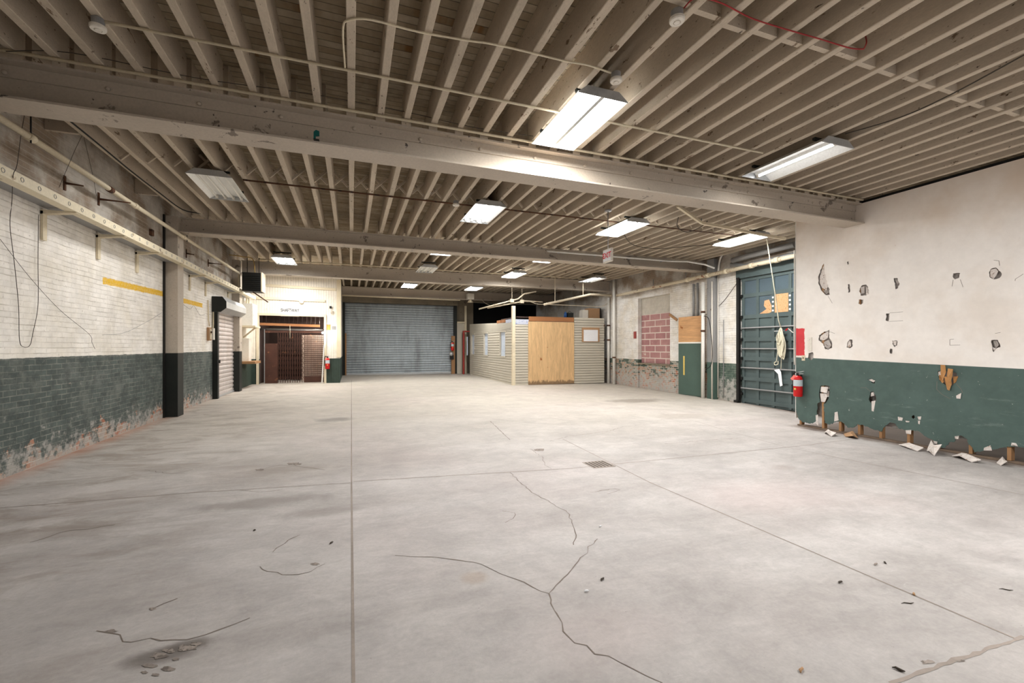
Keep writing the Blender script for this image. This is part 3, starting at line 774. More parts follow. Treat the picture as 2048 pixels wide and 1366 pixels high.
# ------------------------------------------------------------------ joists, bridging
JX = [-3.33 + .3325*i for i in range(44)]
def joists(bay, i0, i1, where, group, shims=False):
    y0, y1 = BY[bay]; zb = JB[bay]; zt_ = lv[bay] - .002
    ya, yb = (y0, y1 + .13) if bay == 0 else (y0 - .13 if bay else y0, y1 + .13)
    if bay == 3: yb = y1 - .06
    for k, i in enumerate(range(i0, i1+1)):
        dx = random.uniform(-.022, .022); wd = .076 + random.uniform(-.006, .008); x = JX[i] + dx + (.012 if bay % 2 else -.012)
        mb_ = MB(); n = 7; dz = random.uniform(-.006, .006); bow = random.uniform(-.012,.012)
        ring = []
        for j in range(n+1):
            t_ = j/n; y = ya + (yb-ya)*t_; b = bow*math.sin(math.pi*t_); zz = zb + (dz*math.sin(math.pi*t_))
            ch = .006
            ring.append([(x-wd/2+b, y, zt_), (x-wd/2+b, y, zz+ch), (x-wd/2+ch+b, y, zz), (x+wd/2-ch+b, y, zz), (x+wd/2+b, y, zz+ch), (x+wd/2+b, y, zt_)])
        vs_ = [p for r_ in ring for p in r_]; fs_ = []
        for j in range(n):
            for q in range(6): fs_.append((j*6+q, j*6+(q+1)%6, (j+1)*6+(q+1)%6, (j+1)*6+q))
        mb_.idx(vs_, fs_); mb_.face(list(reversed(ring[0]))); mb_.face(ring[-1])
        o = mb_.build('ceiling_joist', m_joist)
        tag(o, 'cream painted timber joist, %s from the left, %s' % (ordn(k+1), where), 'joist', group)
        if shims:
            MB().box(x-.055, x+.055, 5.515, 5.60, 4.2255, zb-.004).build('bearing_shim', m_joist, o)
        else:
            o.location.z += 0
joists(0, 1, 37, 'in the bay nearest the camera', 'joists of the nearest ceiling bay', True)
joists(1, 0, 42, 'between the first and second beams', 'joists of the second ceiling bay')
joists(2, 0, 42, 'between the second and third beams', 'joists of the third ceiling bay')
joists(3, 9, 41, 'behind the third beam', 'joists of the far ceiling bay')
# solid blocks between the right hand joists of the nearest bay
for k, i in enumerate(range(17, 36)):
    xa, xb = JX[i]+.05, JX[i+1]-.05; y = 2.9 + random.uniform(-.05,.05)
    o = MB().box(xa-.012, xb+.012, y-.025, y+.025, 4.30, 4.40).build('blocking_piece', m_joist)
    tag(o, 'short timber block between joists over the partition side, %s from left in its row' % ordn(k+1), 'block', 'solid blocks between the nearest joists')
for (bay, yb_, wh) in ((1, 8.25, 'between the first and second beams'), (2, 14.1, 'between the second and third beams')):
    for k, i in enumerate(range(0, 42)):
        xa, xb = JX[i]+.055, JX[i+1]-.055; zb = JB[bay]
        r = thing('cross_brace', ((xa+xb)/2, yb_, zb+.02), 'crossed pair of thin bridging struts, %s from left, %s' % (ordn(k+1), wh), 'bridging', 'cross bridging %s' % wh)
        MB().bar((xa, yb_-.02, zb+.03), (xb, yb_-.02, zb+.26), .032, .036).build('strut', m_joist, r)
        MB().bar((xa, yb_+.02, zb+.26), (xb, yb_+.02, zb+.03), .032, .036).build('strut', m_joist, r)
# ledger blocks between left wall and first joist, second bay
for k, (u, v, lab) in enumerate([(112,255,'timber block between the left brick wall and first joist, nearer the camera'),(285,372,'timber block between the left brick wall and first joist, nearer the second beam')]):
    p = onx(u, v, XL+.12)
    tag(MB().box(XL+.005, JX[0]-.045, p.y, p.y+.05, 4.30, 4.56).build('ledger_block', m_joist), lab, 'block')

# ------------------------------------------------------------------ luminaires
def fixture(x, y, z, kind, label, power=None, ztop=None, ln=1.24, wd=.62, tilt=0):
    r = thing('high_bay_light' if kind == 'led' else 'fluorescent_light', (x, y, z), label, 'light fixture', 'high bay lights' if kind == 'led' else 'fluorescent lights')
    h = .085; y0, y1 = y-ln/2, y+ln/2; wt = wd*.62
    mb_ = MB(); th = .006
    A = [(x-wd/2, z), (x-wt/2, z+h), (x+wt/2, z+h), (x+wd/2, z)]
    B = [(x-wd/2+th, z), (x-wt/2+th, z+h-th), (x+wt/2-th, z+h-th), (x+wd/2-th, z)]
    for i in range(3):
        mb_.face([(A[i][0],y0,A[i][1]),(A[i+1][0],y0,A[i+1][1]),(A[i+1][0],y1,A[i+1][1]),(A[i][0],y1,A[i][1])])
        mb_.face([(B[i][0],y0,B[i][1]),(B[i][0],y1,B[i][1]),(B[i+1][0],y1,B[i+1][1]),(B[i+1][0],y0,B[i+1][1])])
    for i in (0, 3): mb_.face([(A[i][0],y0,A[i][1]),(B[i][0],y0,B[i][1]),(B[i][0],y1,B[i][1]),(A[i][0],y1,A[i][1])])
    hs = mb_.build('reflector_housing', m_reflect, r, fixn=False)
    for ye in (y0, y1):
        MB().prism([(x-wd/2-.004,ye-.004,z-.004),(x-wt/2,ye-.004,z+h+.006),(x+wt/2,ye-.004,z+h+.006),(x+wd/2+.004,ye-.004,z-.004)], (0,.008,0)).build('end_cap', m_galv, r)
    if kind == 'led':
        for s in (-1, 1):
            MB().box(x+s*.155-.13, x+s*.155+.13, y0+.03, y1-.03, z+.012, z+.03).build('diffuser', m_led, r)
        MB().box(x-.022, x+.022, y0+.012, y1-.09, z+.006, z+.03).build('centre_bar', m_galv, r)
    else:
        n = {'tube4':4,'tube2':2,'tube1':2}[kind[:5]]; on = kind.endswith('on')
        mt = m_tube_on if on else m_tube_off
        for i in range(n):
            xx = x + (i-(n-1)/2)*wd*.62/max(1,n-1) if n > 2 else x + ((-.10 if i == 0 else .10) if kind.startswith('tube2') else 0)
            if kind.startswith('tube1') and i == 1: continue
            MB().tube([(xx, y0+.05, z+.03),(xx, y1-.05, z+.03)], .0155, 10).build('tube', mt, r)
            MB().box(xx-.02, xx+.02, y0+.012, y0+.05, z+.012, z+.06).build('lamp_holder', m_offw, hs)
            MB().box(xx-.02, xx+.02, y1-.05, y1-.012, z+.012, z+.06).build('lamp_holder', m_offw, hs)
        MB().prism([(x-.055,y0+.01,z+h-.008),(x+.055,y0+.01,z+h-.008),(x+.03,y0+.01,z+.045),(x-.03,y0+.01,z+.045)], (0,ln-.02,0)).build('ballast_cover', m_reflect, r)
    zt_ = ztop or (JB[0 if y < 5.6 else 1 if y < 11.4 else 2 if y < 17 else 3])
    for yy_ in (y0+.15, y1-.15):
        st_ = MB().box(x-.25, x+.25, yy_-.02, yy_+.02, zt_-.028, zt_+.004).build('mounting_strut', m_dark, r)
        for s in (-.16, .16): MB().box(x+s-.005, x+s+.005, yy_-.005, yy_+.005, z+h, zt_-.02).build('hanger_rod', m_dark, st_)
    if power:
        ld = bpy.data.lights.new('lamp', 'AREA'); ld.shape = 'RECTANGLE'; ld.size = wd-.06; ld.size_y = ln-.06; ld.energy = power; ld.color = (1, .98, .955)
        lo = bpy.data.objects.new('lamp', ld); C.objects.link(lo); lo.parent = r; lo.location = (0, 0, -.012)
    return r
fixture(2.52, 4.66, 4.155, 'led', 'brilliant two panel light in the foreground just before the first beam', LED_W)
fixture(6.02, 4.55, 4.155, 'tube1_on', 'single lit tube fixture near the partition, just before the first beam', TUBE_W)
fixture(-2.08, 8.62, 4.16, 'tube4_off', 'unlit four tube fixture near left brick wall, second bay, lamp added to brighten wall', 26)  # tubes drawn unlit; a lamp is added below to brighten the left wall
fixture(2.48, 8.52, 4.17, 'tube4_on', 'dim four tube fixture in the middle of the second bay', TUBE_W)
fixture(5.75, 8.45, 4.15, 'led', 'brilliant light panel beside the hanging exit sign', LED_W*.9)
fixture(9.2, 8.35, 4.15, 'led', 'glaring light at the right, above the dark green overhead door', LED_W)
fixture(-2.0, 15.55, 4.21, 'tube4_on', 'small far fixture beside the black unit heater', TUBE_W*1.8)
fixture(2.5, 15.6, 4.21, 'tube4_off', 'unlit white fixture just before the third beam', 3)
fixture(5.8, 15.6, 4.2, 'led', 'bright light panel just before the third beam, left of the cabin post', LED_W*.45)
fixture(9.2, 15.6, 4.2, 'tube2_on', 'tube fixture before the third beam, nearest the right wall', TUBE_W)
fixture(2.5, 12.45, 4.24, 'led', 'bright light peeping below the second beam, above the wide roller shutter', LED_W*.42)
fixture(5.8, 12.45, 4.24, 'led', 'bright light peeping below the second beam, above the plywood panel', LED_W*.4)
fixture(2.4, 19.75, 4.18, 'led', 'bright light behind the third beam, above the wide roller shutter middle', LED_W*.5)
fixture(5.35, 19.75, 4.18, 'led', 'bright light behind the third beam, above the shutter right edge', LED_W*.45)
fixture(-2.0, 18.05, 4.25, 'led', 'light behind the third beam that floods the shaftway wall', LED_W*.9)
fl_ = [o for o in C.objects if o.get('label') == 'light behind the third beam that floods the shaftway wall'][0]
for sx_ in (-.15, .15): MB().box(-2.0+sx_-.015, -2.0+sx_+.015, 17.12, 17.6, 4.34, 4.37).build('beam_arm', m_dark, fl_)
# unseen panel added behind the photographer to brighten the floor and partition
fixture(5.4, -.6, 4.15, 'led', 'added unseen light panel behind the photographer on the right', LED_W*2.0)

# ------------------------------------------------------------------ conduits and fittings under the ceiling
def pipe(name, pts, r, m, label, cat='pipe', sm=False, couplings=()):
    root = thing(name, pts[0], label, cat)
    MB().tube(smooth(pts) if sm else pts, r, 10).build('run', m, root)
    for c in couplings:
        a = Vector(c[0]); d = Vector(c[1]).normalized()*.04
        MB().tube([a-d, a+d], r*1.35, 10).build('coupling', m, root)
    return root
xa, xb = onz(215,50,4.26).x, 5.5
pipe('conduit', [(xa, 4.68, 4.258), (xb, 4.62, 4.258)], .013, m_cream, 'straight cream conduit under the nearest joists, running from round detector to tube light', 'conduit')
pipe('conduit', [(-3.6, 5.445, 4.254), (9.02, 5.445, 4.254)], .016, m_cream, 'cream conduit lying along the top edge of the foreground beam', 'conduit')
pipe('conduit', [(-1.7, 8.4, 4.28), (9.6, 8.36, 4.28)], .014, m_rust, 'thin reddish conduit across the second bay below the joists', 'conduit')
pipe('conduit', [(-2.9, 16.42, 4.38), (9.8, 16.42, 4.38)], .016, m_cream, 'thin cream conduit across the third bay beside the third beam', 'conduit')
wire('flexible_conduit', [(onz(690,135,4.262)), onz(686,60,4.262), onz(698,40,4.262), onz(745,40,4.262), onz(830,62,4.258), onz(930,80,4.262), onz(985,88,4.258), onz(1060,105,4.262), onz(1130,122,4.258), onz(1175,130,4.262), onz(1222,146,4.258)], .009, m_cream, 'thin cream flexible conduit curving across nearest joists to a detector', 'conduit')
wire('slack_wire', [(-3.0,5.41,4.23)] + [(x, 5.40, 4.32-.03*math.sin(i*1.9)) for i, x in enumerate([-2.5,-1.5,-.5,.5,1.5,2.4])], .004, m_wire, 'thin slack dark wire strung above the foreground beam', 'wire')
def detector(p, r0, label, tilt=(0,0,-1), base=False):
    r = thing('smoke_detector', p, label, 'smoke detector')
    P = Vector(p)
    MB().lathe([(0,0),(r0*.78,0),(r0*.78,-.055),(0,-.055)] , P, (0,0,1), 24, sm=False).build('mounting_base', m_steelg, r)
    MB().lathe([(r0*.8,-.055),(r0,-.062),(r0,-.082),(r0*.9,-.092),(r0*.5,-.095),(r0*.46,-.088),(r0*.40,-.088),(r0*.36,-.099),(0,-.099)], P, (0,0,1), 28, sm=False).build('sensor_cap', m_offw, r)
detector(onz(196,38,4.268), .058, 'dusty round detector at upper left under nearest joists')
detector(onz(1354,22,4.268), .062, 'white round detector at top centre right, joined by red wires')
detector(onz(1232,146,4.268), .06, 'round detector just behind the brilliant foreground light')
detector(onz(912,402,4.288), .065, 'white round detector near the dim middle fixture, second bay')
wire('red_cable', [onz(1368,16,4.26), onz(1392,-4,4.262), onz(1440,5,4.262), onz(1500,35,4.258), onz(1560,55,4.262), onz(1640,78,4.258), onz(1700,96,4.262), onz(1728,98,4.262)], .006, m_rwire, 'red fire alarm cable looping from the white detector across joists', 'cable')
wire('red_cable', [onz(1728,97,4.262), onz(1733,85,4.30), onz(1731,72,4.42)], .006, m_rwire, 'short red cable drop rising between two joists at upper right', 'cable')
wire('black_cable', [onz(2048,110,4.26), onz(1900,190,4.26), onz(1800,235,4.26), onz(1690,268,4.26)], .007, m_wire, 'black cable running along joists to the single tube fixture', 'cable')

# small teal clamp on the foreground beam
cp = ony(633,276,5.45)
r = thing('spring_clamp', (cp.x, 5.45, 3.84), 'small teal spring clamp on the foreground beam flange', 'clamp')
MB().bar((cp.x-.03,5.455,3.851),(cp.x+.03,5.455,3.851),.07,.008).build('jaw', m_black, r)
MB().prism([(cp.x-.03,5.44,3.855),(cp.x-.03,5.44,3.94),(cp.x-.005,5.44,3.965),(cp.x+.03,5.44,3.955),(cp.x+.03,5.44,3.91),(cp.x-.008,5.44,3.90),(cp.x-.008,5.44,3.855)], (0,.03,0)).build('handle', m_teal, r)

# text helper
def text(txt, size, m, name, parent, mat4, ext=.001):
    cu = bpy.data.curves.new(name, 'FONT'); cu.body = txt; cu.size = size; cu.extrude = ext; cu.offset = size*.022; cu.align_x = 'CENTER'; cu.align_y = 'CENTER'
    tmp = bpy.data.objects.new('tmp', cu); me = bpy.data.meshes.new_from_object(tmp); bpy.data.objects.remove(tmp)
    o = bpy.data.objects.new(name, me); me.materials.append(m); C.objects.link(o)
    o.parent = parent; o.matrix_local = Matrix.Translation(-Vector(parent['_o'])) @ mat4
    return o
# exit sign on a stem
ep = onz(1216,420,4.295); ex, ey = ep.x, ep.y
tz, bz = CAMZ + (693-497)/FPX*8.9, CAMZ + (693-523)/FPX*8.9
es = thing('exit_sign', (ex, ey, bz), 'white EXIT sign hanging on a thin stem before the second beam', 'exit sign')
MB().lathe([(0,0),(.07,0),(.07,-.025),(.02,-.03),(0,-.03)], (ex,ey,4.293), (0,0,1), 16).build('ceiling_plate', m_steelg, es)
MB().tube([(ex,ey,4.27),(ex,ey,tz-.01)], .009, 8).build('stem', m_steelg, es)
MB().box(ex-.025, ex+.025, ey-.15, ey+.15, bz, tz).build('sign_box', m_offw, es)
MB().box(ex-.028, ex-.0251, ey-.135, ey+.135, bz+.02, tz-.02).build('sign_face', m_paper, es)
text('EXIT', .15, m_redtext, 'lettering', es, Matrix.Translation((ex-.030, ey, (bz+tz)/2)) @ Matrix.Rotation(R(-90),4,'Z') @ Matrix.Rotation(R(90),4,'X'))
bc_ = pipe('conduit', [(ex+.25, 11.235, 4.19), (9.4, 11.235, 4.19), (9.9, 11.0, 4.17), (10.25, 10.65, 4.04), (10.45, 10.45, 3.9)], .026, m_white, 'white conduit fixed along the second beam from the exit sign to right wall', 'conduit')
for x_ in (5.6, 6.8, 8.0, 9.2): MB().box(x_-.02, x_+.02, 11.24, 11.418, 4.175, 4.205).build('clip', m_galv, bc_)
wire('slack_cable', [(5.9,8.6,4.28),(6.2,9.0,4.20),(6.9,9.6,4.14),(7.8,9.8,4.16),(8.6,9.5,4.22),(9.3,9.2,4.28)], .009, m_wire, 'black slack cable looping under joists right of the exit sign', 'cable')
wire('slack_cable', [(6.6,7.6,4.28),(6.75,7.8,4.14),(7.1,7.9,4.08),(7.35,7.75,4.18),(7.4,7.6,4.28)], .009, m_wire, 'short drooping cable loop right of the exit sign', 'cable')
r = thing('strut_frame', (7.3, 6.6, 4.2), 'bent grey strut hung under the joists ending at the partition end', 'strut')
MB().bar(onz(1355,412,4.26), onz(1403,446,4.2), .05, .05).build('diagonal_strut', m_cream, r)
pz = onz(1403,446,4.2); pe = onx(1589,474,9.06)
MB().bar(pz, (pe.x-.02, pe.y+.2, pe.z), .06, .05).build('horizontal_strut', m_cream, r)
MB().tube([pz, (pz.x,pz.y,4.30)], .012, 8).build('drop_rod', m_steelg, r)

# ------------------------------------------------------------------ left wall fittings
ch = thing('shelf_channel', (-3.4, 9, 3.25), 'long cream steel channel shelf running along the left brick wall', 'shelf')
xc, yc0, yc1 = -3.35, -1.0, 18.6
mb = MB(); mb.box(xc-.008, xc, yc0, yc1, 3.25, 3.36); mb.box(xc-.13, xc-.008, yc0, yc1, 3.25, 3.258); mb.box(xc-.13, xc-.008, yc0, yc1, 3.352, 3.36)
mb.build('channel', mk('peeling_cream_channel', (222,212,186), .6, chips=[((74,62,52),.69,9),((170,150,120),.64,4)]), ch)
mb = MB().box(XL+.004, xc-.16, yc0, yc1, 3.285, 3.30); mb.build('shelf_plank', m_steelg, ch)
for i in range(46):
    y = 4.6 + i*.28
    a_ = [(xc+.0015, y+.024*math.cos(k*math.pi/6), 3.305+.024*math.sin(k*math.pi/6)) for k in range(13)]
    MB().tube(a_, .003, 5, caps=False).build('rivet_ring', m_steelg, ch)
for k, (u, v, lab) in enumerate([(84,418,'nearest the camera'),(194,468,'second from the camera'),(272,503,'third, just before the black footed column'),(378,545,'fourth, just past the black footed column'),(410,562,'fifth, left of the roller door hood'),(455,580,'sixth, above the roller door hood')]):
    p = onx(u, v, XL); y = p.y
    b = thing('shelf_bracket', (XL, y, 2.9), 'cream steel angle bracket under the wall shelf, %s' % lab, 'bracket', 'brackets under the wall shelf')
    MB().box(XL+.003, XL+.03, y-.04, y+.04, 2.86 if k < 5 else 3.07, 3.231).build('wall_leg', m_cream, b)
    MB().prism([(XL+.003,y-.04,3.247),(xc-.01,y-.04,3.247),(xc-.01,y-.04,3.235),(XL+.003,y-.04,3.19)], (0,.08,0)).build('shelf_arm', m_cream, b)
# long cream pipe
pxl = XL + .30
pz0 = onx(0,236,pxl); pz1 = onx(470,541,pxl)
sp = thing('wall_pipe', (pxl, pz0.y, pz0.z), 'long cream pipe sloping away along the top of left wall', 'pipe')
ya, yb = 1.5, 16.3
zz = lambda y: pz0.z + (pz1.z - pz0.z)*(y - pz0.y)/(pz1.y - pz0.y)
MB().tube([(pxl, ya, zz(ya)), (pxl, yb, zz(yb)), (pxl+.0, yb+.05, zz(yb)-.06), (pxl, yb+.06, 3.42)], .036, 12).build('run', m_cream, sp)
for u in (60, 220, 270, 367, 452):
    y = onx(u, 236+u*.649, pxl).y
    MB().tube([(pxl,y-.05,zz(y)),(pxl,y+.05,zz(y))], .046, 12).build('coupling', m_rust if u in (220,) else m_cream, sp)
for k, (u, v, lab) in enumerate([(57,275,'near the top left corner'),(372,462,'below the second beam end')]):
    p = onx(u, v, pxl)
    tag(MB().tube([(p.x+.02, p.y, 4.27 if k==0 else 4.28), (p.x+.02, p.y, zz(p.y)-.07)], .008, 6).build('hanger_strap', m_black), 'dark strap holding the long wall pipe, %s' % lab, 'strap')
# iron hooks on the wall
def hook(u, v, ln, label, ang=0):
    p = onx(u, v, XL); r = thing('iron_hook', p, label, 'hook', 'old iron hooks on the left wall')
    MB().box(XL+.002, XL+.016, p.y-.02, p.y+.02, p.z-.10, p.z+.10).build('plate', m_rust, r)
    MB().tube([(XL+.012,p.y,p.z),(XL+ln*.6,p.y-.01,p.z-.01),(XL+ln,p.y-.02,p.z-.02)], [.018,.011,.010], 8).build('rod', m_rust, r)
hook(128,366,.22,'rusty iron hook above the shelf, nearest the camera'); hook(196,398,.42,'rusty iron rod above the shelf with long arm reaching the pipe')
hook(372,507,.17,'small iron hook on the wall just past the column'); hook(416,526,.35,'long iron rod on the wall above the roller door')
p = onx(300,465,XL); tag(MB().box(XL+.002, XL+.05, p.y-.05, p.y+.05, p.z-.06, p.z+.06).build('anchor_stub', m_rust), 'short rusty anchor stub on wall left of the column', 'anchor')
xw = XL + .025
wire('hanging_wire', [onx(50,225,xw+.1), onx(42,270,xw+.08), onx(34,330,xc+.02), onx(26,352,xc+.02), onx(24,400,xw), onx(20,450,xw), onx(28,520,xw), onx(37,610,xw), onx(39,680,xw), onx(48,694,xw), onx(60,690,xw), onx(66,665,xw), onx(76,610,xw), onx(76,520,xw), onx(77,430,xw)], .0032, m_wire, 'thin dark wire dropping in a long loop down the left brick wall', 'wire')
wire('hanging_wire', [onx(0,478,xw), onx(60,555,xw), onx(120,620,xw), onx(178,668,xw), onx(184,685,xw), onx(190,698,xw)], .0026, m_wire, 'thin wire slanting down across white brick to the green line', 'wire')
wire('hanging_wire', [onx(205,670,xw), onx(250,665,xw), onx(300,640,xw), onx(324,625,xw)], .0026, m_steelg, 'faint pale wire sagging on the white brick left of column', 'wire')
wire('hanging_wire', [onx(366,608,xw), onx(380,618,xw), onx(388,612,xw), onx(400,630,xw), onx(410,628,xw)], .0026, m_wire, 'short sagging wire under the yellow stripe past the column', 'wire')
jz = 4.28
wire('ceiling_cable', [(JX[0]+.05, 6.6, 4.30),(JX[0]+.055, 7.6, 4.29),(JX[0]+.05, 8.6, 4.28),(JX[0]+.06, 9.6, 4.285),(JX[0]+.12, 10.6, 4.27),(JX[0]+.35, 10.9, 4.30)], .011, m_rubber, 'black cable along the first joist beside the left wall', 'cable')
wire('tie_wire', [(JX[0]+.0, 7.35, 4.27), onx(150,300,XL+.42), onx(118,375,xc)], .0026, m_wire, 'thin slanting wire from first joist down to the shelf channel', 'wire', False)
wire('tie_wire', [(JX[0]+.0, 7.4, 4.27), onx(186,352,XL+.12), onx(193,392,XL+.06)], .0026, m_wire, 'thin wire from first joist down to the iron rod', 'wire', False)

# small roller door
ra, rb = onx(424,700,XL).y, onx(466,700,XL).y
yl0, yl1 = ra + .16, rb - .0
rd = thing('roller_door', (XL, (yl0+yl1)/2, 0), 'small pale metal roller door in the left wall under a boxed hood', 'roller door')
def slats(mb_, axis, a0, a1, fixed, z0, z1, pitch, amp, sgn):
    n = int((z1-z0)/pitch); prof = []
    for i in range(n):
        zb_ = z0 + i*pitch
        for k in range(6):
            t_ = k/6; prof.append((amp*math.sin(math.pi*t_)**.7 if t_ > 0 else -amp*.35, zb_ + t_*pitch))
    prof.append((0, z0+n*pitch)); prof.append((0, z1))
    for (d0, za), (d1, zb_) in zip(prof, prof[1:]):
        if axis == 'x': mb_.face([(a0, fixed+sgn*d0, za),(a1, fixed+sgn*d0, za),(a1, fixed+sgn*d1, zb_),(a0, fixed+sgn*d1, zb_)], 0, False)
        else: mb_.face([(fixed+sgn*d0, a0, za),(fixed+sgn*d0, a1, za),(fixed+sgn*d1, a1, zb_),(fixed+sgn*d1, a0, zb_)], 0, False)
zd = onx(428,622,XL+.06).z
mb = MB(); slats(mb, 'y', yl0, yl1, XL+.03, .03, zd+.15, .128, .022, 1); mb.box(XL+.004, XL+.02, yl0, yl1, .03, zd+.15)
cur = mb.build('curtain', m_shut2, rd, fixn=False)
MB().box(XL+.004, XL+.13, yl0-.13, yl0+.01, .0, zd+.1).build('guide_rail', m_dark, rd); MB().box(XL+.004, XL+.10, yl1-.005, yl1+.06, .0, zd+.1).build('guide_rail', m_galv, rd)
MB().box(XL+.02, XL+.07, yl0, yl1, .004, .06).build('bottom_bar', m_galv, rd)
h0, h1 = yl0-.2, yl1+.12; hz = zd
MB().prism([(XL+.005,h0,hz-.02),(XL+.22,h0,hz-.02),(XL+.36,h0,hz+.10),(XL+.36,h0,hz+.28),(XL+.26,h0,hz+.42),(XL+.005,h0,hz+.42)], (0,.012,0)).build('hood_end', m_dark, rd)
MB().prism([(XL+.005,h0+.012,hz-.02),(XL+.22,h0+.012,hz-.02),(XL+.36,h0+.012,hz+.10),(XL+.36,h0+.012,hz+.28),(XL+.26,h0+.012,hz+.42),(XL+.005,h0+.012,hz+.42)], (0,h1-h0-.012,0)).build('hood', m_galv, rd)
MB().box(XL+.05, XL+.15, yl0-.02, yl0+.09, 1.02, 1.11).build('slide_bolt', m_black, cur)
MB().box(XL+.1, XL+.16, yl1+.07, yl1+.13, 1.2, 1.32).build('padlock_hasp', m_black, rd)
# switch boxes and conduit left of it
p = onx(416,668,XL); r = thing('switch_box', p, 'worn tan switch box with a white cover left of the roller door', 'switch box')
MB().box(XL+.003, XL+.06, p.y-.12, p.y+.10, p.z-.18, p.z+.18).build('body', m_card, r)
MB().box(XL+.06, XL+.068, p.y-.08, p.y+.06, p.z-.14, p.z+.14).build('cover', m_cream, r)
MB().lathe([(.03,0),(.03,.02),(0,.025)], (XL+.068,p.y,p.z+.05), (1,0,0), 12).build('knob', m_rust, r)
r = thing('switch_plate', onx(426,668,XL+.14), 'white switch plate on the roller door guide rail', 'switch plate')
q = onx(426,668,XL+.13); MB().box(XL+.131, XL+.16, q.y-.05, q.y+.05, q.z-.16, q.z+.16).build('plate', m_offw, r)
pipe('conduit', [onx(416,600,XL+.03), onx(417,640,XL+.03), onx(419,652,XL+.03)], .018, m_cream, 'short conduit dropping to the tan switch box, left one', 'conduit')
pipe('conduit', [(XL+.035, yl0-.17, zd-.02), (XL+.035, yl0-.17, zd-.35), (XL+.035, yl0-.19, 1.98)], .018, m_cream, 'short conduit dropping beside the hood to the switch boxes, right one', 'conduit')

# unit heater
Yh = 16.05
a, b = ony(484,544,Yh), ony(522,583,Yh)
uh = thing('unit_heater', ((a.x+b.x)/2, Yh+.3, b.z), 'black louvred unit heater hung in the far left corner', 'heater')
MB().box(a.x, b.x, Yh, Yh+.55, b.z, a.z).build('casing', m_black, uh)
MB().box(b.x+.001, b.x+.035, Yh-.01, Yh+.56, b.z, a.z+.02).build('side_panel', m_cream, uh)
for i in range(8):
    z = b.z + .06 + i*(a.z-b.z-.1)/8
    MB().bar((a.x+.03, Yh-.012, z), (b.x-.03, Yh-.012, z), .03, .012).build('louvre', m_dark, uh)
for x in (a.x+.1, b.x-.1): MB().tube([(x, Yh+.25, a.z), (x, Yh+.25, 4.40)], .01, 8).build('hanging_rod', m_black, uh)
wire('heater_cable', [(a.x-.3, Yh-.2, 4.36), (a.x, Yh+.1, 4.38), ((a.x+b.x)/2, Yh+.2, 4.33), ((a.x+b.x)/2+.05, Yh+.25, a.z+.0)], .014, m_brass, 'tan flexible feed dropping onto the black unit heater', 'cable')
wire('gas_line', [((a.x+b.x)/2, Yh+.2, b.z), ((a.x+b.x)/2+.2, Yh+.3, b.z-.15), (b.x+.1, Yh+.6, b.z-.28)], .02, m_rust, 'dark pipe below the black unit heater', 'pipe')

# electrical cabinet and shelves in the corner
YC = 18.3
ca_, cb_ = onx(494,612,XL+.02), onx(505,652,XL+.02)
ec = thing('electrical_cabinet', (XL+.2, YC, 2.25), 'white electrical cabinet on a bracket shelf in the far left corner', 'cabinet')
z0_, z1_ = ony(500,652,YC).z, ony(500,609,YC).z
MB().box(XL+.022, XL+.40, YC-.45, YC+.35, z0_, z1_).build('body', m_white, ec)
cd_ = MB().box(XL+.401, XL+.415, YC-.43, YC+.33, z0_+.02, z1_-.02).build('door', m_white, ec)
MB().box(XL+.415, XL+.43, YC-.38, YC-.34, (z0_+z1_)/2-.05, (z0_+z1_)/2+.05).build('latch', m_galv, cd_)
sh = thing('bracket_shelf', (XL+.2, YC, z0_-.1), 'cream wooden bracket shelf carrying the white electrical cabinet', 'shelf')
MB().box(XL+.022, XL+.50, YC-.5, YC+.42, z0_-.065, z0_-.004).build('board', m_cream, sh)
MB().bar((XL+.03, YC, z0_-.42), (XL+.40, YC, z0_-.07), .05, .05).build('brace', m_cream, sh)
for k, dy in enumerate((-.25, .1)):
    pipe('conduit', [(XL+.18, YC+dy, z1_), (XL+.18, YC+dy, z1_+.22), (XL+.1, YC+dy-.1, z1_+.34)], .03, m_cream, 'cream conduit rising from the electrical cabinet, %s one' % ('nearer' if k == 0 else 'farther'), 'conduit')
z2, z3 = ony(490,722,YC).z, ony(490,677,YC).z
tag(MB().box(XL+.022, XL+.24, YC-.2, YC+.2, z2, z3).build('meter_box', m_offw), 'tall white meter box standing on the ledge below the cabinet', 'box')
tag(MB().box(XL+.022, XL+.5, YC-.55, YC+.5, z2-.09, z2-.003).build('wooden_ledge', m_lumber), 'thick wooden ledge on the green boarding in the far left corner', 'ledge')
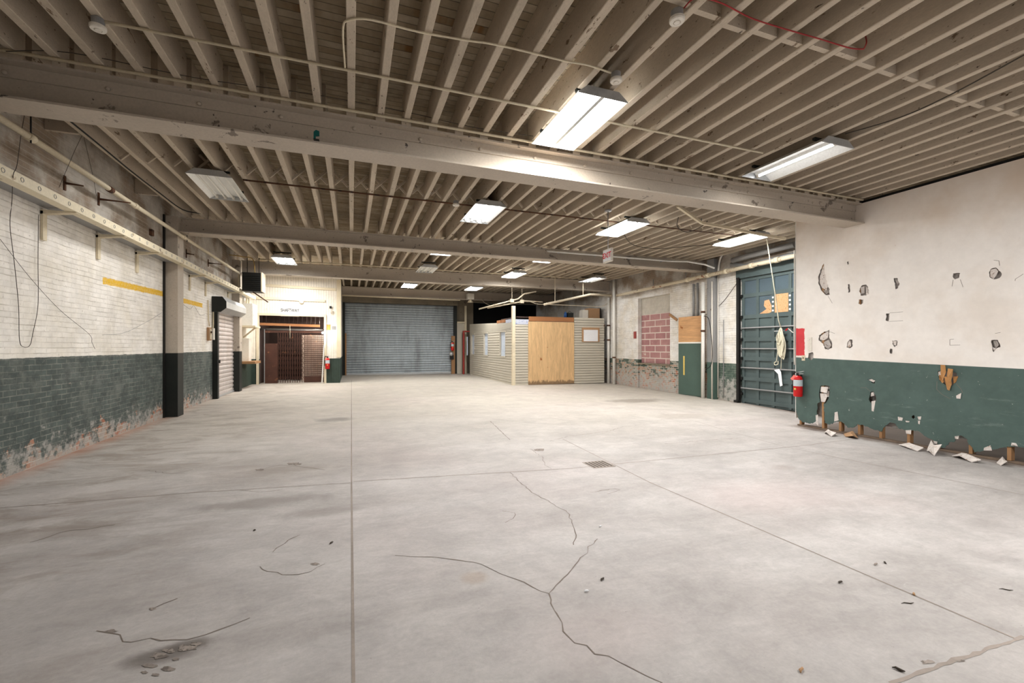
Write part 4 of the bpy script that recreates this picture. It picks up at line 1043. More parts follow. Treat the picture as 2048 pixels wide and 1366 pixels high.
# ------------------------------------------------------------------ fire extinguishers
def extinguisher(p, h, r0, face, label, tagc=True):
    """p: foot centre; face: unit vector away from the wall"""
    P = Vector(p); F = Vector(face); S = Vector((0,0,1)).cross(F)
    r = thing('fire_extinguisher', P, label, 'fire extinguisher')
    cy = MB().lathe([(0,0),(r0*.9,0),(r0,.02),(r0,h*.84),(r0*.86,h*.93),(r0*.45,h*.985),(r0*.3,h),(0,h)], P, (0,0,1), 24).build('cylinder', m_red, r)
    MB().lathe([(r0*1.012,h*.50),(r0*1.012,h*.80)], P, (0,0,1), 24).build('label_band', m_lab, cy)
    g = P + Vector((0,0,h*.36)) + F*(r0*1.0)
    MB().lathe([(r0*.28,0),(r0*.28,.006),(0,.006)], g, F, 14).build('badge', m_yel, cy)
    v0 = P + Vector((0,0,h))
    vv = MB().lathe([(r0*.3,0),(r0*.3,.05),(r0*.2,.07),(0,.07)], v0, (0,0,1), 14).build('valve', m_black, r)
    MB().bar(v0+Vector((0,0,.06))-S*.03, v0+Vector((0,0,.10))+S*.13, .025, .012).build('lever', m_galv, vv)
    MB().bar(v0+Vector((0,0,.035))-S*.02, v0+Vector((0,0,.045))+S*.12, .025, .012).build('carry_handle', m_galv, vv)
    hp = [v0+Vector((0,0,.05))-S*.02, v0+Vector((0,0,.07))-S*(r0*.9), v0-S*(r0*1.25)+Vector((0,0,-.03)), P-S*(r0*1.28)+Vector((0,0,h*.6)), P-S*(r0*1.25)+Vector((0,0,h*.3))]
    MB().tube(smooth(hp), .013, 8).build('hose', m_rubber, r)
    bk = P - F*(r0+.004)
    MB().bar(bk+Vector((0,0,h*.5)), bk+Vector((0,0,h*1.05)), .04, .008, up=F).build('wall_bracket', m_black, r)
    if tagc: MB().bar(v0-S*.02+F*(r0*.7)+Vector((0,0,.0)), v0-S*(r0*1.0)+F*(r0*1.0)+Vector((0,0,-.09)), .06, .003, up=F).build('inspection_tag', mk('pink_tag', (224,120,110), .8), r)
    return r
q = onx(1596, 793, XP-.10); extinguisher((XP-.10, q.y, q.z), .45, .086, (-1,0,0), 'red fire extinguisher hung on the free end of the right partition')
q = ony(655, 738, YS-.1); extinguisher((q.x, YS-.1, q.z), .46, .085, (0,-1,0), 'red fire extinguisher on green boarding beside the shaftway gate')
q = ony(905, 701, 24.6); extinguisher((q.x, 24.6, q.z), .46, .085, (0,-1,0), 'red fire extinguisher on the post right of the wide roller shutter')

# ------------------------------------------------------------------ shaftway
sgp = ony(580,621,YS-.02); sgn_ = thing('shaftway_sign', (sgp.x, YS-.02, sgp.z), 'white sign lettered SHAFTWAY above the lift opening', 'sign')
hw = .34
MB().box(sgp.x-hw, sgp.x+hw, YS-.016, YS-.003, sgp.z-.24, sgp.z+.20).build('board', m_white, sgn_)
tx = text('SHAFTWAY', .16, m_text, 'lettering', sgn_, Matrix.Translation((sgp.x, YS-.020, sgp.z)) @ Matrix.Rotation(R(90),4,'X') @ Matrix.Diagonal((.80,1.15,1,1)), .002)
gy = YS + .35
gate = thing('lift_gate', ((sx0+sx1)/2, gy, fz(sx0,YS)), 'brown steel folding lattice gate across the lift opening', 'gate')
zf = fz(-2,YS); gx0 = ony(530,700,gy).x; gx1 = ony(555,700,gy).x; gx2 = ony(608,700,gy).x; gx3 = ony(648,700,gy).x
gtop = ony(600,664,gy).z
MB().box(gx0, gx1, gy-.02, gy+.02, zf, ony(540,687,gy).z).build('solid_leaf', m_brown, gate)
MB().box(gx0-.03, gx0, gy-.02, gy+.02, zf, gtop+.1).build('post', m_steelg, gate)
mb = MB(); nb = 12
for i in range(nb):
    x = gx1 + .02 + (gx2-gx1)*i/(nb-1); mb.box(x-.010, x+.010, gy-.012, gy+.012, zf+.02, gtop)
mb.build('upright_bars', m_brown, gate)
mb = MB(); step = (gx2-gx1)/(nb-1)
for k in range(9):
    zc = zf + .12 + k*(gtop-zf-.3)/9; hh = (gtop-zf-.3)/9
    for i in range(0, nb-1):
        x = gx1+.02+step*i
        mb.bar((x, gy-.02, zc),(x+step, gy-.02, zc+hh),.02,.008); mb.bar((x, gy+.02, zc+hh),(x+step, gy+.02, zc),.02,.008)
mb.build('lattice_straps', m_brown, gate)
mb = MB(); nx_, nz_ = 15, 20
for i in range(nx_+1):
    x = gx2+.02 + (gx3-gx2)*i/nx_; mb.box(x-.011, x+.011, gy+.0, gy+.012, zf+.28, gtop-.12)
for j in range(nz_+1):
    z = zf+.28 + (gtop-.40-zf)*j/nz_; mb.box(gx2, gx3+.02, gy-.012, gy+.0, z-.013, z+.013)
mb.build('grille', m_brown, gate)
MB().box(gx0, gx3+.02, gy-.025, gy+.025, gtop-.04, gtop+.05).build('head_rail', m_brown, gate)
MB().box(gx2, gx3+.02, gy-.02, gy+.02, zf+.02, zf+.26).build('kick_plate', m_brown, gate)
struct('wall_shaft_backlight', MB().box(gx2-.2, sx1+.2, 21.3, 21.36, zf+.0, gtop-.1), mk('pale_backlight_sheet', (200,184,170), .8, var=.3, vs=3))  # backlight put into the pale colour of a sheet behind the grille
a, b = ony(520,648,YS+.2), ony(640,652,YS+.2)
tag(MB().bar(a, b, .08, .10).build('timber_beam', m_board), 'orange brown timber across the top of the lift opening', 'timber')
a, b = ony(522,658,YS+.45), ony(646,661,YS+.45)
tag(MB().tube([a, b], .05, 10).build('crossbar', m_steelg), 'grey round bar across the lift opening above the gate', 'bar')
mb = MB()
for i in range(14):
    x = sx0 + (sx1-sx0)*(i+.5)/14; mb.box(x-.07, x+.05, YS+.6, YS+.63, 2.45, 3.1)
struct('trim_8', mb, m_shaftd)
bp = ony(645,666,YS-.12)
lb = thing('bare_bulb', bp, 'glaring bare bulb at the right jamb of the lift opening', 'bulb')
MB().lathe([(0,-.035),(.02,-.028),(.032,0),(.024,.026),(.013,.045),(0,.045)], bp, (0,0,1), 16).build('globe', m_bulb, lb)
MB().lathe([(0,.04),(.018,.04),(.018,.10),(0,.10)], bp, (0,0,1), 12).build('socket', m_black, lb)
MB().bar(bp+Vector((0,0,.09)), bp+Vector((.03,.085,.09)), .02, .02).build('arm', m_black, lb)
ld = bpy.data.lights.new('bulb_light', 'POINT'); ld.energy = 16; ld.color = (1,.9,.78); ld.shadow_soft_size = .04
lo = bpy.data.objects.new('bulb_light', ld); C.objects.link(lo); lo.parent = lb; lo.location = (0,-.06,-.01)
ld = bpy.data.lights.new('added_shaft_light', 'POINT'); ld.energy = 45; ld.color = (1,.9,.8); ld.shadow_soft_size = .1
sl = thing('added_shaft_lamp', (-1.2, 20.75, 2.62), 'small added lamp in the lift shaft, backlighting the grille', 'lamp')  # lamp added to light the pale sheet seen through the grille
MB().lathe([(0,0),(.05,.01),(.06,.06),(.03,.12),(0,.12)], (-1.2,20.75,2.62), (0,0,1), 12).build('shade', m_steelg, sl)
MB().tube([(-1.2,20.75,2.73),(-1.2,20.75,4.1)], .01, 6).build('stem', m_steelg, sl)
lo = bpy.data.objects.new('added_shaft_light', ld); C.objects.link(lo); lo.parent = sl; lo.location = (0,0,-.12)
q = ony(580,651,YS+.14); q2 = ony(580,677,YS+.14)
tag(MB().tube([q, q2], .008, 6).build('pull_cord', m_rope), 'pale pull cord hanging in the lift opening', 'cord')
q = ony(648.5,690,YS-.06); q2 = ony(644,768,YS-.16)
tag(MB().bar(q, (q2.x, q2.y, fz(q2.x,q2.y)+.02), .04, .03).build('leaning_batten', m_white), 'thin white batten leaning at the right jamb of lift opening', 'batten')
np_ = ony(663,655,YS-.01); r = thing('notice_plate', np_, 'small orange and white notice plate beside the bare bulb', 'notice')
MB().box(np_.x-.24, np_.x+.2, YS-.010, YS-.002, np_.z-.13, np_.z+.13).build('plate', m_paper, r)
MB().box(np_.x-.23, np_.x-.03, YS-.013, YS-.0101, np_.z-.12, np_.z+.12).build('orange_panel', m_orange, r)
MB().box(np_.x+.0, np_.x+.18, YS-.013, YS-.0101, np_.z-.10, np_.z+.06).build('print_block', m_steelg, r)
bl = ony(661,618,YS-.06); r = thing('flood_lamp', bl, 'small twin emergency lamp head on boarding right of SHAFTWAY sign', 'lamp')
MB().lathe([(0,0),(.05,.0),(.075,.06),(.07,.08),(0,.08)], bl+Vector((0,.0,-.05)), (.3,-1,-.5), 14).build('lamp_head', m_offw, r)
MB().box(bl.x-.04, bl.x+.04, bl.y-.01, YS-.003, bl.z+.03, bl.z+.12).build('bracket', m_black, r)
dt = ony(603,603,YS-.03); r = thing('alarm_sounder', dt, 'round white sounder on the moulding above the SHAFTWAY sign', 'alarm')
MB().lathe([(0,.09),(.06,.08),(.09,.03),(.09,0),(0,0)], dt+Vector((0,-.02,0)), (0,-1,0), 16).build('dome', m_offw, r)

# ------------------------------------------------------------------ wide roller shutter at the back
bx0, bx1 = ony(689,700,YB-.2).x, ony(908,700,YB-.2).x
zdt = ony(800,609,YB-.2).z
bd = thing('roller_shutter', ((bx0+bx1)/2, YB-.15, fz(2,YB)), 'wide grey steel roller shutter filling the back wall', 'roller door')
mb = MB(); slats(mb, 'x', bx0, bx1, YB-.12, fz(3,YB)+.03, zdt, .132, .026, -1); mb.box(bx0, bx1, YB-.10, YB-.09, fz(3,YB)+.03, zdt)
mb.build('curtain', m_shut, bd, fixn=False)
MB().box(bx0-.14, bx0+.03, YB-.25, YB-.02, -.05, zdt+.1).build('guide_rail', m_dark, bd); MB().box(bx1-.03, bx1+.16, YB-.25, YB-.02, -.1, zdt+.1).build('guide_rail', m_dark, bd)
MB().box(bx0, bx1, YB-.19, YB-.06, fz(3,YB)-.0, fz(3,YB)+.09).build('bottom_bar', m_galv, bd)
MB().box(bx0-.14, bx1+.16, YB-.5, YB-.26, zdt+.02, zdt+.55).build('lintel_cover', m_conc, bd)
lx = ony(687,700,YB-.3).x
tag(MB().box(bx0+.03, bx0+.10, YB-.32, YB-.255, fz(0,YB), 2.2).build('edge_board', m_lumber), 'bare timber board up the left edge of the wide roller shutter', 'board')
pipe('conduit', [(bx0-.1, 22.5, 3.95), (bx1-.2, 22.5, 3.93)], .03, m_cream, 'cream conduit below the farthest beam in front of roller shutter', 'conduit')
q = ony(941,595,22.4); r = thing('junction_box', q, 'white junction box with flared mouth below the farthest beam', 'box')
MB().box(q.x-.17, q.x+.17, 22.3, 22.62, q.z-.1, q.z+.2).build('body', m_offw, r)
MB().lathe([(.05,0),(.17,-.16),(.15,-.16),(.03,0)], (q.x, 22.42, q.z-.1), (0,0,1), 4).build('flared_mouth', m_cream, r)
# post, jamb and side door right of the shutter
px0, px1 = ony(916,700,24.75).x, ony(926,700,24.75).x
r = thing('timber_post', (px0, 24.8, fz(6,25)), 'dark rough post carrying extinguisher right of the roller shutter', 'post')
qa, qb = ony(902,700,24.85).x, ony(909,700,24.85).x
MB().box(qa, qb, 24.71, 24.78, fz(6,25), ony(905,672,24.8).z).build('plank', m_lumber, r)
r = thing('door_frame', (px1, 24.8, fz(6,25)), 'cream framed panel between the roller shutter and red door', 'frame')
zt2 = ony(915,646,24.8).z
MB().box(bx1+.17, px1+.2, 24.82, 24.9, fz(6,25), zt2).build('panel', m_siding, r); MB().box(px1+.1, px1+.22, 24.76, 24.819, fz(6,25), zt2+1.0).build('jamb', m_cream, r); MB().box(bx1+.17, px1+.1, 24.76, 24.819, zt2, zt2+.08).build('head', m_cream, r)
q = ony(903,712,24.65); r = thing('shutter_operator', q, 'black and steel chain operator below the far extinguisher', 'operator')
MB().box(q.x-.08, q.x+.12, 24.6, 24.705, q.z-.2, q.z+.05).build('housing', m_black, r); MB().lathe([(.12,0),(.12,.04),(0,.04)], (q.x-.02,24.6,q.z+.12), (0,-1,0), 14).build('wheel', m_galv, r)
d0, d1 = ony(926,700,24.2).x, ony(934,700,24.2).x
zdr = ony(929,664,24.2).z
r = thing('red_door', (d0+.2, 24.3, .05), 'narrow red door ajar between roller shutter and cabin', 'door')
zb = fz(d0,24.2)+.01
MB().box(d0, d0+.07, 24.15, 24.3, zb, zdr).build('jamb', m_reddoor, r); MB().box(d0, d1+.3, 24.15, 24.3, zdr, zdr+.07).build('head', m_reddoor, r); MB().box(d0+.09, d0+.13, 24.3, 24.75, zb, zdr-.02).build('leaf', mk('dark_red_brown', (96,52,44), .6), r)
MB().box(d1-.02, d1+.05, 24.2, 24.22, 1.0, 2.05).build('glass_light', m_pane, r)

# ------------------------------------------------------------------ office cabin
YF = 16.95
cx0 = ony(1027,700,YF).x; cx1 = ony(1208,700,YF).x
zf = fz(8, YF) - .005
ztop = ony(1060,640,YF).z
cyb = 24.0
ob = thing('site_office', (cx0+1, YF+1, zf), 'beige sided cabin with three windows and boarded front', 'cabin')
pitch = .112
def clap(mb_, axis, a0, a1, fixed, z0, z1, sgn):
    n = int(round((z1-z0)/pitch)); ph = (z1-z0)/n
    for i in range(n):
        za, zb_ = z0+i*ph, z0+(i+1)*ph
        for (d0, q0, d1, q1) in ((.0, za, .0, za+.015), (.0, za+.015, .030, za+.012), (.030, za+.012, .013, zb_), (.013, zb_, .0, zb_)):
            if axis == 'x': mb_.face([(a0,fixed+sgn*d0,q0),(a1,fixed+sgn*d0,q0),(a1,fixed+sgn*d1,q1),(a0,fixed+sgn*d1,q1)])
            else: mb_.face([(fixed+sgn*d0,a0,q0),(fixed+sgn*d0,a1,q0),(fixed+sgn*d1,a1,q1),(fixed+sgn*d1,a0,q1)])
# front face split around the plywood
pxa, pxb = ony(1056,700,YF).x, ony(1148,700,YF).x
zfr = ony(1180,636,YF).z
mb = MB(); clap(mb, 'x', cx0, pxa, YF, zf, ztop-.18, -1); clap(mb, 'x', pxb, cx1, YF, zf, zfr, -1)
mb.box(cx0, pxa, YF, YF+.1, zf, ztop); mb.box(pxb, cx1, YF, YF+.1, zf, zfr); mb.box(pxa, pxb, YF+.02, YF+.1, zf, ztop-.05)
mb.build('front_siding', m_siding, ob, fixn=False)
wins = []
for (ua, ub) in ((943.5,949.5),(968.5,976.5),(1000.5,1011.5)):
    wins.append((onx(ub,700,cx0).y, onx(ua,700,cx0).y))
wz0, wz1 = onx(1005,712,cx0).z, onx(1005,664,cx0).z
mb = MB(); segs = []; yprev = YF
def top_at(y): return ztop - .12 + (y-YF)*.038
for (y0, y1) in sorted(wins):
    clap(mb, 'y', yprev, y0, cx0, wz0, wz1, -1); yprev = y1
clap(mb, 'y', yprev, cyb, cx0, wz0, wz1, -1)
clap(mb, 'y', YF, cyb, cx0, zf, wz0, -1)
nr = 10
for i in range(nr):
    for (d0, k0, d1, k1) in ((0, 0, 0, .13), (0, .13, .03, .11), (.03, .11, .013, 1), (.013, 1, 0, 1)):
        zz_ = [[wz1 + (top_at(y)-wz1)*(i+k)/nr for k in (k0, k1)] for y in (YF, cyb)]
        mb.face([(cx0-d0,YF,zz_[0][0]),(cx0-d0,cyb,zz_[1][0]),(cx0-d1,cyb,zz_[1][1]),(cx0-d1,YF,zz_[0][1])])
mb.box(cx0+.14, cx0+.16, YF, cyb, zf, ztop-.1)
mb.build('side_siding', m_siding, ob, fixn=False)
MB().box(cx0+.2, cx1, YF+.1, cyb, ztop-.62, ztop-.55).build('roof_deck', m_shaftd, ob)
for (y0, y1) in wins:
    fr_ = MB()
    fr_.box(cx0-.03, cx0+.06, y0-.05, y0, wz0-.06, wz1+.06); fr_.box(cx0-.03, cx0+.06, y1, y1+.05, wz0-.06, wz1+.06)
    fr_.box(cx0-.03, cx0+.06, y0, y1, wz1, wz1+.06); fr_.box(cx0-.04, cx0+.06, y0-.05, y1+.05, wz0-.07, wz0)
    f_ = fr_.build('window', m_siding, ob)
    MB().box(cx0+.04, cx0+.05, y0, y1, wz0, wz1).build('pane', m_pane, f_)
MB().box(cx0-.07, cx0+.06, YF-.07, YF+.06, zf+.005, ony(1024,612,YF).z).build('corner_post', m_cream, ob)
MB().box(cx0, pxa+.02, YF-.03, YF-.002, ztop-.19, ztop+.02).build('house_wrap', m_wrap, ob)
MB().box(cx0-.03, cx0-.002, YF+.1, YF+.9, ztop-.10, ztop+.04).build('house_wrap', m_wrap, ob)
for k_ in range(2): MB().box(cx0-.03, cx0+.03, YF+.95+k_*.62, YF+1.5+k_*.62, ztop-.06, ztop+.07).build('top_block', m_board, ob)
MB().box(pxa+.0, pxb-.02, YF-.05, YF+.02, zf+.02, ony(1100,644,YF).z).build('plywood_panel', m_ply, ob)['label'] = 'honey coloured plywood sheet boarding the front'
MB().box(pxa+.03, pxb-.02, YF-.03, YF+.02, ony(1100,643,YF).z, ony(1100,634,YF).z).build('header_board', m_board, ob)
na, nb2 = ony(1163,655,YF), ony(1198,684,YF)
nf = MB().box(na.x, nb2.x, YF-.05, YF-.026, nb2.z, na.z).build('notice_frame', m_card, ob)
MB().box(na.x+.08, nb2.x-.09, YF-.056, YF-.051, nb2.z+.03, na.z-.10).build('blank_sheet', m_paper, nf)
for z in (ony(1210,651,YF).z, ony(1210,680,YF).z): MB().box(cx1-.02, cx1+.02, YF-.03, YF+.0, z-.04, z+.04).build('corner_tie', m_rust, ob)
# plywood bits on the cabin top
tag(MB().box(ony(1176,618,YF+.5).x, ony(1197,618,YF+.5).x, YF+.4, YF+.8, zfr+.001, ony(1186,617,YF+.5).z).build('cardboard_box', m_card), 'tall brown cardboard box on the cabin top near right wall', 'box')
# support deck under the things on the cabin
MB().box(cx0+.2, cx1, YF+.1, YF+2.2, zfr-.05, zfr-.0).build('top_board', m_shaftd, ob)
tag(MB().box(ony(1162,625,YF+.6).x, ony(1173,625,YF+.6).x, YF+.45, YF+.75, zfr+.001, ony(1168,620,YF+.5).z).build('carton', m_offw), 'pale carton on the cabin top left of the cardboard box', 'box')
tag(MB().box(ony(1197.5,618,YF+.5).x, ony(1202,618,YF+.5).x, YF+.5, YF+.9, zfr+.001, ony(1190,616,YF+.5).z).build('dark_crate', m_black), 'dark crate on the cabin top right of the cardboard box', 'crate')
q0, q1 = ony(1131,627,YF+.4).x, ony(1146,627,YF+.4).x
r = thing('tool_case', ((q0+q1)/2, YF+.5, zfr), 'dark green tool case on the cabin top behind header board', 'case')
MB().box(q0+.1, q1, YF+.35, YF+.6, zfr+.001, zfr+.24).build('body', m_dark, r); MB().tube(smooth([(q0+.15,YF+.45,zfr+.24),(q0+.2,YF+.45,zfr+.29),(q1-.1,YF+.45,zfr+.29),(q1-.05,YF+.45,zfr+.24)]), .01, 6).build('handle', m_black, r)
tag(MB().lathe([(0,0),(.07,0),(.07,.2),(.03,.25),(.03,.28),(0,.28)], (q0+.02,YF+.45,zfr+.001), (0,0,1), 14).build('blue_bottle', m_blue), 'blue bottle standing on the cabin top beside tool case', 'bottle')

# pipes above the cabin
pz_ = ony(1083,605,YF+1.5)
wp_ = pipe('water_pipe', [ony(1088,609,YF-.6), ony(1130,600,YF-.6), ony(1180,589,YF-.6), ony(1222,590.5,YF-.6)], .05, m_pipe, 'cream lagged pipe crossing above the cabin front', 'pipe')
pipe('conduit', [ony(958,618,16.88), ony(1020,602,16.88), ony(1036,598,16.88), ony(1048,588,16.88), ony(1072,583,16.88)], .03, m_pipe, 'bent cream conduit above the cabin corner post, upper one', 'conduit')
pipe('conduit', [ony(975,616,16.96), ony(1040,604,16.96), ony(1050,602,16.96), ony(1085,604,16.96)], .028, m_pipe, 'cream conduit above the cabin corner post, lower one', 'conduit')
for u_, v_ in ((1110,604),(1166,592)):
    q = ony(u_, v_, YF-.6); MB().box(q.x-.012, q.x+.012, q.y-.012, q.y+.012, q.z, 4.41).box(q.x-.25, q.x+.25, q.y-.02, q.y+.02, 4.375, 4.402).build('hanger', m_pipe, wp_)
for (u, v, lab) in ((1024,601.5,'upper'),(1044,603,'lower')):
    q = ony(u, v, 16.88 if lab == 'upper' else 16.96)
    tag(MB().box(q.x-.08, q.x+.08, q.y-.03, q.y+.06, q.z-.07, q.z+.07).box(q.x-.006, q.x+.006, q.y, q.y+.012, q.z+.07, 3.956).build('conduit_box', m_pipe), 'small cream conduit box above the cabin corner, %s of two' % lab, 'box')
wire('loose_cable', [ony(962,597,22.66), ony(970,606,22.66), ony(985,612,22.66), ony(1000,613,22.66), ony(1010,606,22.66), ony(1018,597,22.66)], .015, m_pipe, 'pale drooping cable beyond the cabin corner', 'cable')
wire('loose_cable', [ony(1060,603,YF-.05), ony(1075,608,YF-.05), ony(1095,609,YF-.05), ony(1150,611,YF-.05), ony(1200,613,YF-.05), ony(1216,606,YF-.05)], .014, m_pipe, 'pale cable strung over the cabin front below the pipe', 'cable')

# ------------------------------------------------------------------ right wall fittings
xr = XR - .12
def vpipe(u, v0, v1, X, rad, m, label, name='downpipe', collars=()):
    y = onx(u, 700, X).y; zb_ = onx(u, v1, X).z if v1 else fz(X, y); zt_ = onx(u, v0, X).z
    r = thing(name, (X, y, zb_), label, 'pipe')
    MB().tube([(X,y,zb_),(X,y,zt_)], rad, 12).build('run', m, r)
    for v in collars:
        z = onx(u, v, X).z; MB().tube([(X,y,z-.03),(X,y,z+.03)], rad*1.3, 12).build('collar', m_rust, r)
    return r
vpipe(1228, 545, None, XR-.14, .06, m_white, 'white downpipe on the right wall beside the cabin, nearer one', collars=(715,))
vpipe(1217, 596, None, XR-.10, .06, m_white, 'white downpipe tight against the cabin right corner', collars=(651,680))
vpipe(1406, 565, None, XR-.26, .055, m_white, 'white pipe standing right of the plywood topped panel', collars=(624,662))
vpipe(1387, 568, 632, XR-.05, .035, m_steelg, 'short grey pipe rising above the plywood panel, left one', 'conduit')
vpipe(1395, 566, 632, XR-.05, .035, m_steelg, 'short grey pipe rising above the plywood panel, right one', 'conduit')
vpipe(1424, 563, None, XR-.22, .022, m_offw, 'thin pale conduit down the right wall, nearest the column', 'conduit')
vpipe(1436, 545, 795, XR-.04, .018, m_offw, 'thin white conduit down brick left of the overhead door', 'conduit')
vpipe(1447, 640, 795, XR-.03, .012, m_steelg, 'thinnest conduit down brick left of the overhead door', 'conduit')
p0, p1 = onx(1590,512,XR-.26), onx(1234,591,XR-.26)
mp = pipe('sprinkler_main', [(XR-.26, 6.9, p0.z-.0), (XR-.26, p0.y, p0.z), (XR-.26, p1.y, p1.z)], .06, mk('patchy_cream_pipe', (204,192,168), .6, chips=[((140,84,56),.60,5),((96,90,86),.64,7)]), 'cream sprinkler main with rust patches along the right wall', 'pipe')
for y in (7.8, 8.5, 9.3, 10.2, 10.9, 11.8):
    z = p0.z + (p1.z-p0.z)*(y-p0.y)/(p1.y-p0.y); MB().tube([(XR-.26,y-.06,z),(XR-.26,y+.06,z)], .078, 12).build('coupling', m_cream, mp)
for k, y in enumerate((11.9, 13.6)):
    z = p0.z + (p1.z-p0.z)*(y-p0.y)/(p1.y-p0.y); MB().tube([(XR-.26,y,z),(XR-.26,y,z+.3)], .012, 8).build('hanger_rod', m_steelg, mp)
pipe('steam_pipe', [onx(1590,489,XR-.22), onx(1500,511,XR-.22), onx(1465,521,XR-.22)], .08, m_steelg, 'grey lagged pipe high over the overhead door, upper one', 'pipe')
sp2 = pipe('steam_pipe', [onx(1592,508,XR-.09), onx(1540,520,XR-.09), onx(1490,532,XR-.09), onx(1462,529,XR-.09)], .06, m_galv, 'grey lagged pipe high over the overhead door, lower one', 'pipe')
wire('conduit_bend', [onx(1436,545,XR-.05), onx(1440,520,XR-.05), onx(1448,507,XR-.05), onx(1475,499,XR-.05), onx(1520,488,XR-.05)], .03, m_white, 'white conduit bending up to the ceiling left of lagged pipes', 'conduit')
wire('wall_cable', [onx(1408,632,XR-.33), onx(1418,640,XR-.30), onx(1424,690,XR-.30), onx(1424,720,XR-.30), onx(1420,733,XR-.30), onx(1412,738,XR-.30)], .01, m_rubber, 'dark cable drooping beside the white pipe on right wall', 'cable')
wire('wall_cable', [onx(1398,637,XR-.02), onx(1440,610,XR-.02), onx(1478,560,XR-.02)], .007, m_wire, 'dark cable slanting across white brick to the door top', 'cable')
# plywood and green board panel
bxp = XR - .12
ya, yb = onx(1405,700,bxp).y, onx(1357,700,bxp).y
bp_ = thing('boarded_doorway', (bxp, (ya+yb)/2, fz(bxp,ya)), 'boarded panel, bare plywood above green, on the right wall', 'panel')
zm = onx(1380,687,bxp).z; ztp = onx(1380,633,bxp).z; zb = fz(bxp,(ya+yb)/2)+.01
MB().box(bxp, bxp+.02, ya, yb, zm+.05, ztp).build('plywood_sheet', m_ply2, bp_)['label'] = 'bare plywood upper sheet'
MB().box(bxp, bxp+.02, ya, yb, zb, zm).build('green_board', m_doorg, bp_)['label'] = 'green painted lower board'
MB().box(bxp-.015, bxp+.02, ya, yb, zm, zm+.05).build('cover_strip', m_white, bp_)
MB().box(bxp+.02, XR-.004, ya, ya+.05, zb, ztp).build('stud', m_lumber, bp_); MB().box(bxp+.02, XR-.004, yb-.05, yb, zb, ztp).build('stud', m_lumber, bp_)
y_ = onx(1368,720,bxp).y; MB().box(bxp-.004, bxp-.0005, y_-.035, y_+.035, onx(1368,750,bxp).z, onx(1368,712,bxp).z).build('tape_strip', m_yel, bp_)
MB().box(bxp-.012, bxp-.0005, ya-.03, ya+.05, zb, onx(1403,690,bxp).z).build('edge_lath', m_lumber, bp_)
q = onx(1347,634,XR-.03); q2 = onx(1354,640,XR-.03)
tag(MB().bar(onx(1339,629,XR-.03), onx(1354,640,XR-.03), .03, .09).build('nailed_offcut', m_lumber), 'short tilted timber offcut nailed on brick beside plywood', 'timber')
q = onx(1270,670,XR-.09); tag(MB().box(XR-.11, XR-.072, q.y-.07, q.y+.07, q.z-.14, q.z+.14).build('red_pull_station', mk('faded_red', (150,70,66), .6)), 'small faded red pull box on the brick pier', 'alarm')

# ------------------------------------------------------------------ overhead sectional door
xd = XR + .02
def Y_(u, v=700): return onx(u, v, xd).y
doz0 = fz(XR, 9)-.0; top = dzt - .02
dyL = onx(1483,700,xd).y; dyR = 6.3
od = thing('overhead_door', (xd, (dyL+dyR)/2, doz0), 'dark green sectional overhead door partly hidden by the partition', 'garage door')
MB().box(xd+.03, xd+.06, dyR, dyL, doz0, top).build('panel_sheet', m_ov, od)
colY = [dyL, Y_(1515), Y_(1545), Y_(1581), dyR]
us = [1490, 1515, 1545, 1579]
vr = [(553,0),(590,1),(633,2),(657,3),(680,4),(698,5),(716,6),(738,7),(756,8),(776,9),(797,10)]
rz = [onx(1490, v, xd).z for v in (592,634,679,717,757)]
mb = MB()
st = [dyL-.06] + [Y_(u) for u in (1515,1546,1580)] + [7.35, 6.7]
for y in st: mb.box(xd, xd+.03, y-.045, y+.045, doz0+.02, top)
mb.build('stiles', m_ov, od)
mb = MB()
for z in [doz0+.12] + rz + [top-.05]: mb.box(xd-.002, xd+.03, dyR, dyL, z-.055, z+.055)
mb.build('rails', m_ov, od)
for (za, zb_) in ((rz[0]+.055, top-.10),(rz[1]+.055, rz[0]-.055)):
    for i in range(len(st)-1):
        MB().box(xd+.020, xd+.028, st[i+1]+.045, st[i]-.045, za, zb_).build('pane', m_glass_d, od)
# chipboard patch in the second row, third light; torn pane beside it
i = 2
cpatch = MB().box(xd+.002, xd+.018, st[3]+.05, st[2]-.05, rz[1]+.06, rz[0]-.06).build('chipboard_patch', m_osb, od)
for k in range(4):
    z = rz[1]+.1+k*.12
    for y in (st[3]-.0, st[2]+.0): MB().box(xd-.006, xd-.0025, y-.025, y+.025, z, z+.045).build('tape_mark', m_paper, cpatch)
yc_ = (st[1]+st[2])/2 - .05; zc_ = rz[1]+.06
MB().prism([(xd+.012,yc_+.24,zc_),(xd+.012,yc_+.02,zc_+.12),(xd+.012,yc_+.10,zc_+.22),(xd+.012,yc_+.08,zc_+.36),(xd+.012,yc_-.06,zc_+.38),(xd+.012,yc_-.12,zc_+.24),(xd+.012,yc_-.24,zc_+.06),(xd+.012,yc_-.06,zc_)], (.006,0,0)).build('torn_board', m_osb, od)
for v in (656, 697, 735, 776):
    z = onx(1490, v, xd).z; MB().box(xd-.035, xd-.003, dyR, dyL, z-.016, z+.016).build('reinforcing_bar', m_steelg, od)
mb = MB()
for a_, b_ in zip(rz + [doz0+.12], rz[1:] + [doz0+.12]):
    pass
for (za, zb_) in zip(rz[1:], rz[2:]+[doz0+.12]):
    zmid = (za+zb_)/2; mb.box(xd+.006, xd+.03, dyR, dyL, zmid-.025, zmid+.025)
mb.build('mid_rails', m_ov, od)
for z in rz + [doz0+.3]: MB().box(xd-.05, xd, dyL-.06, dyL+.06, z-.04, z+.04).build('roller_bracket', m_black, od)
tr = thing('door_track', (XR-.03, dy1, doz0), 'black vertical track at the left of the overhead door', 'track')
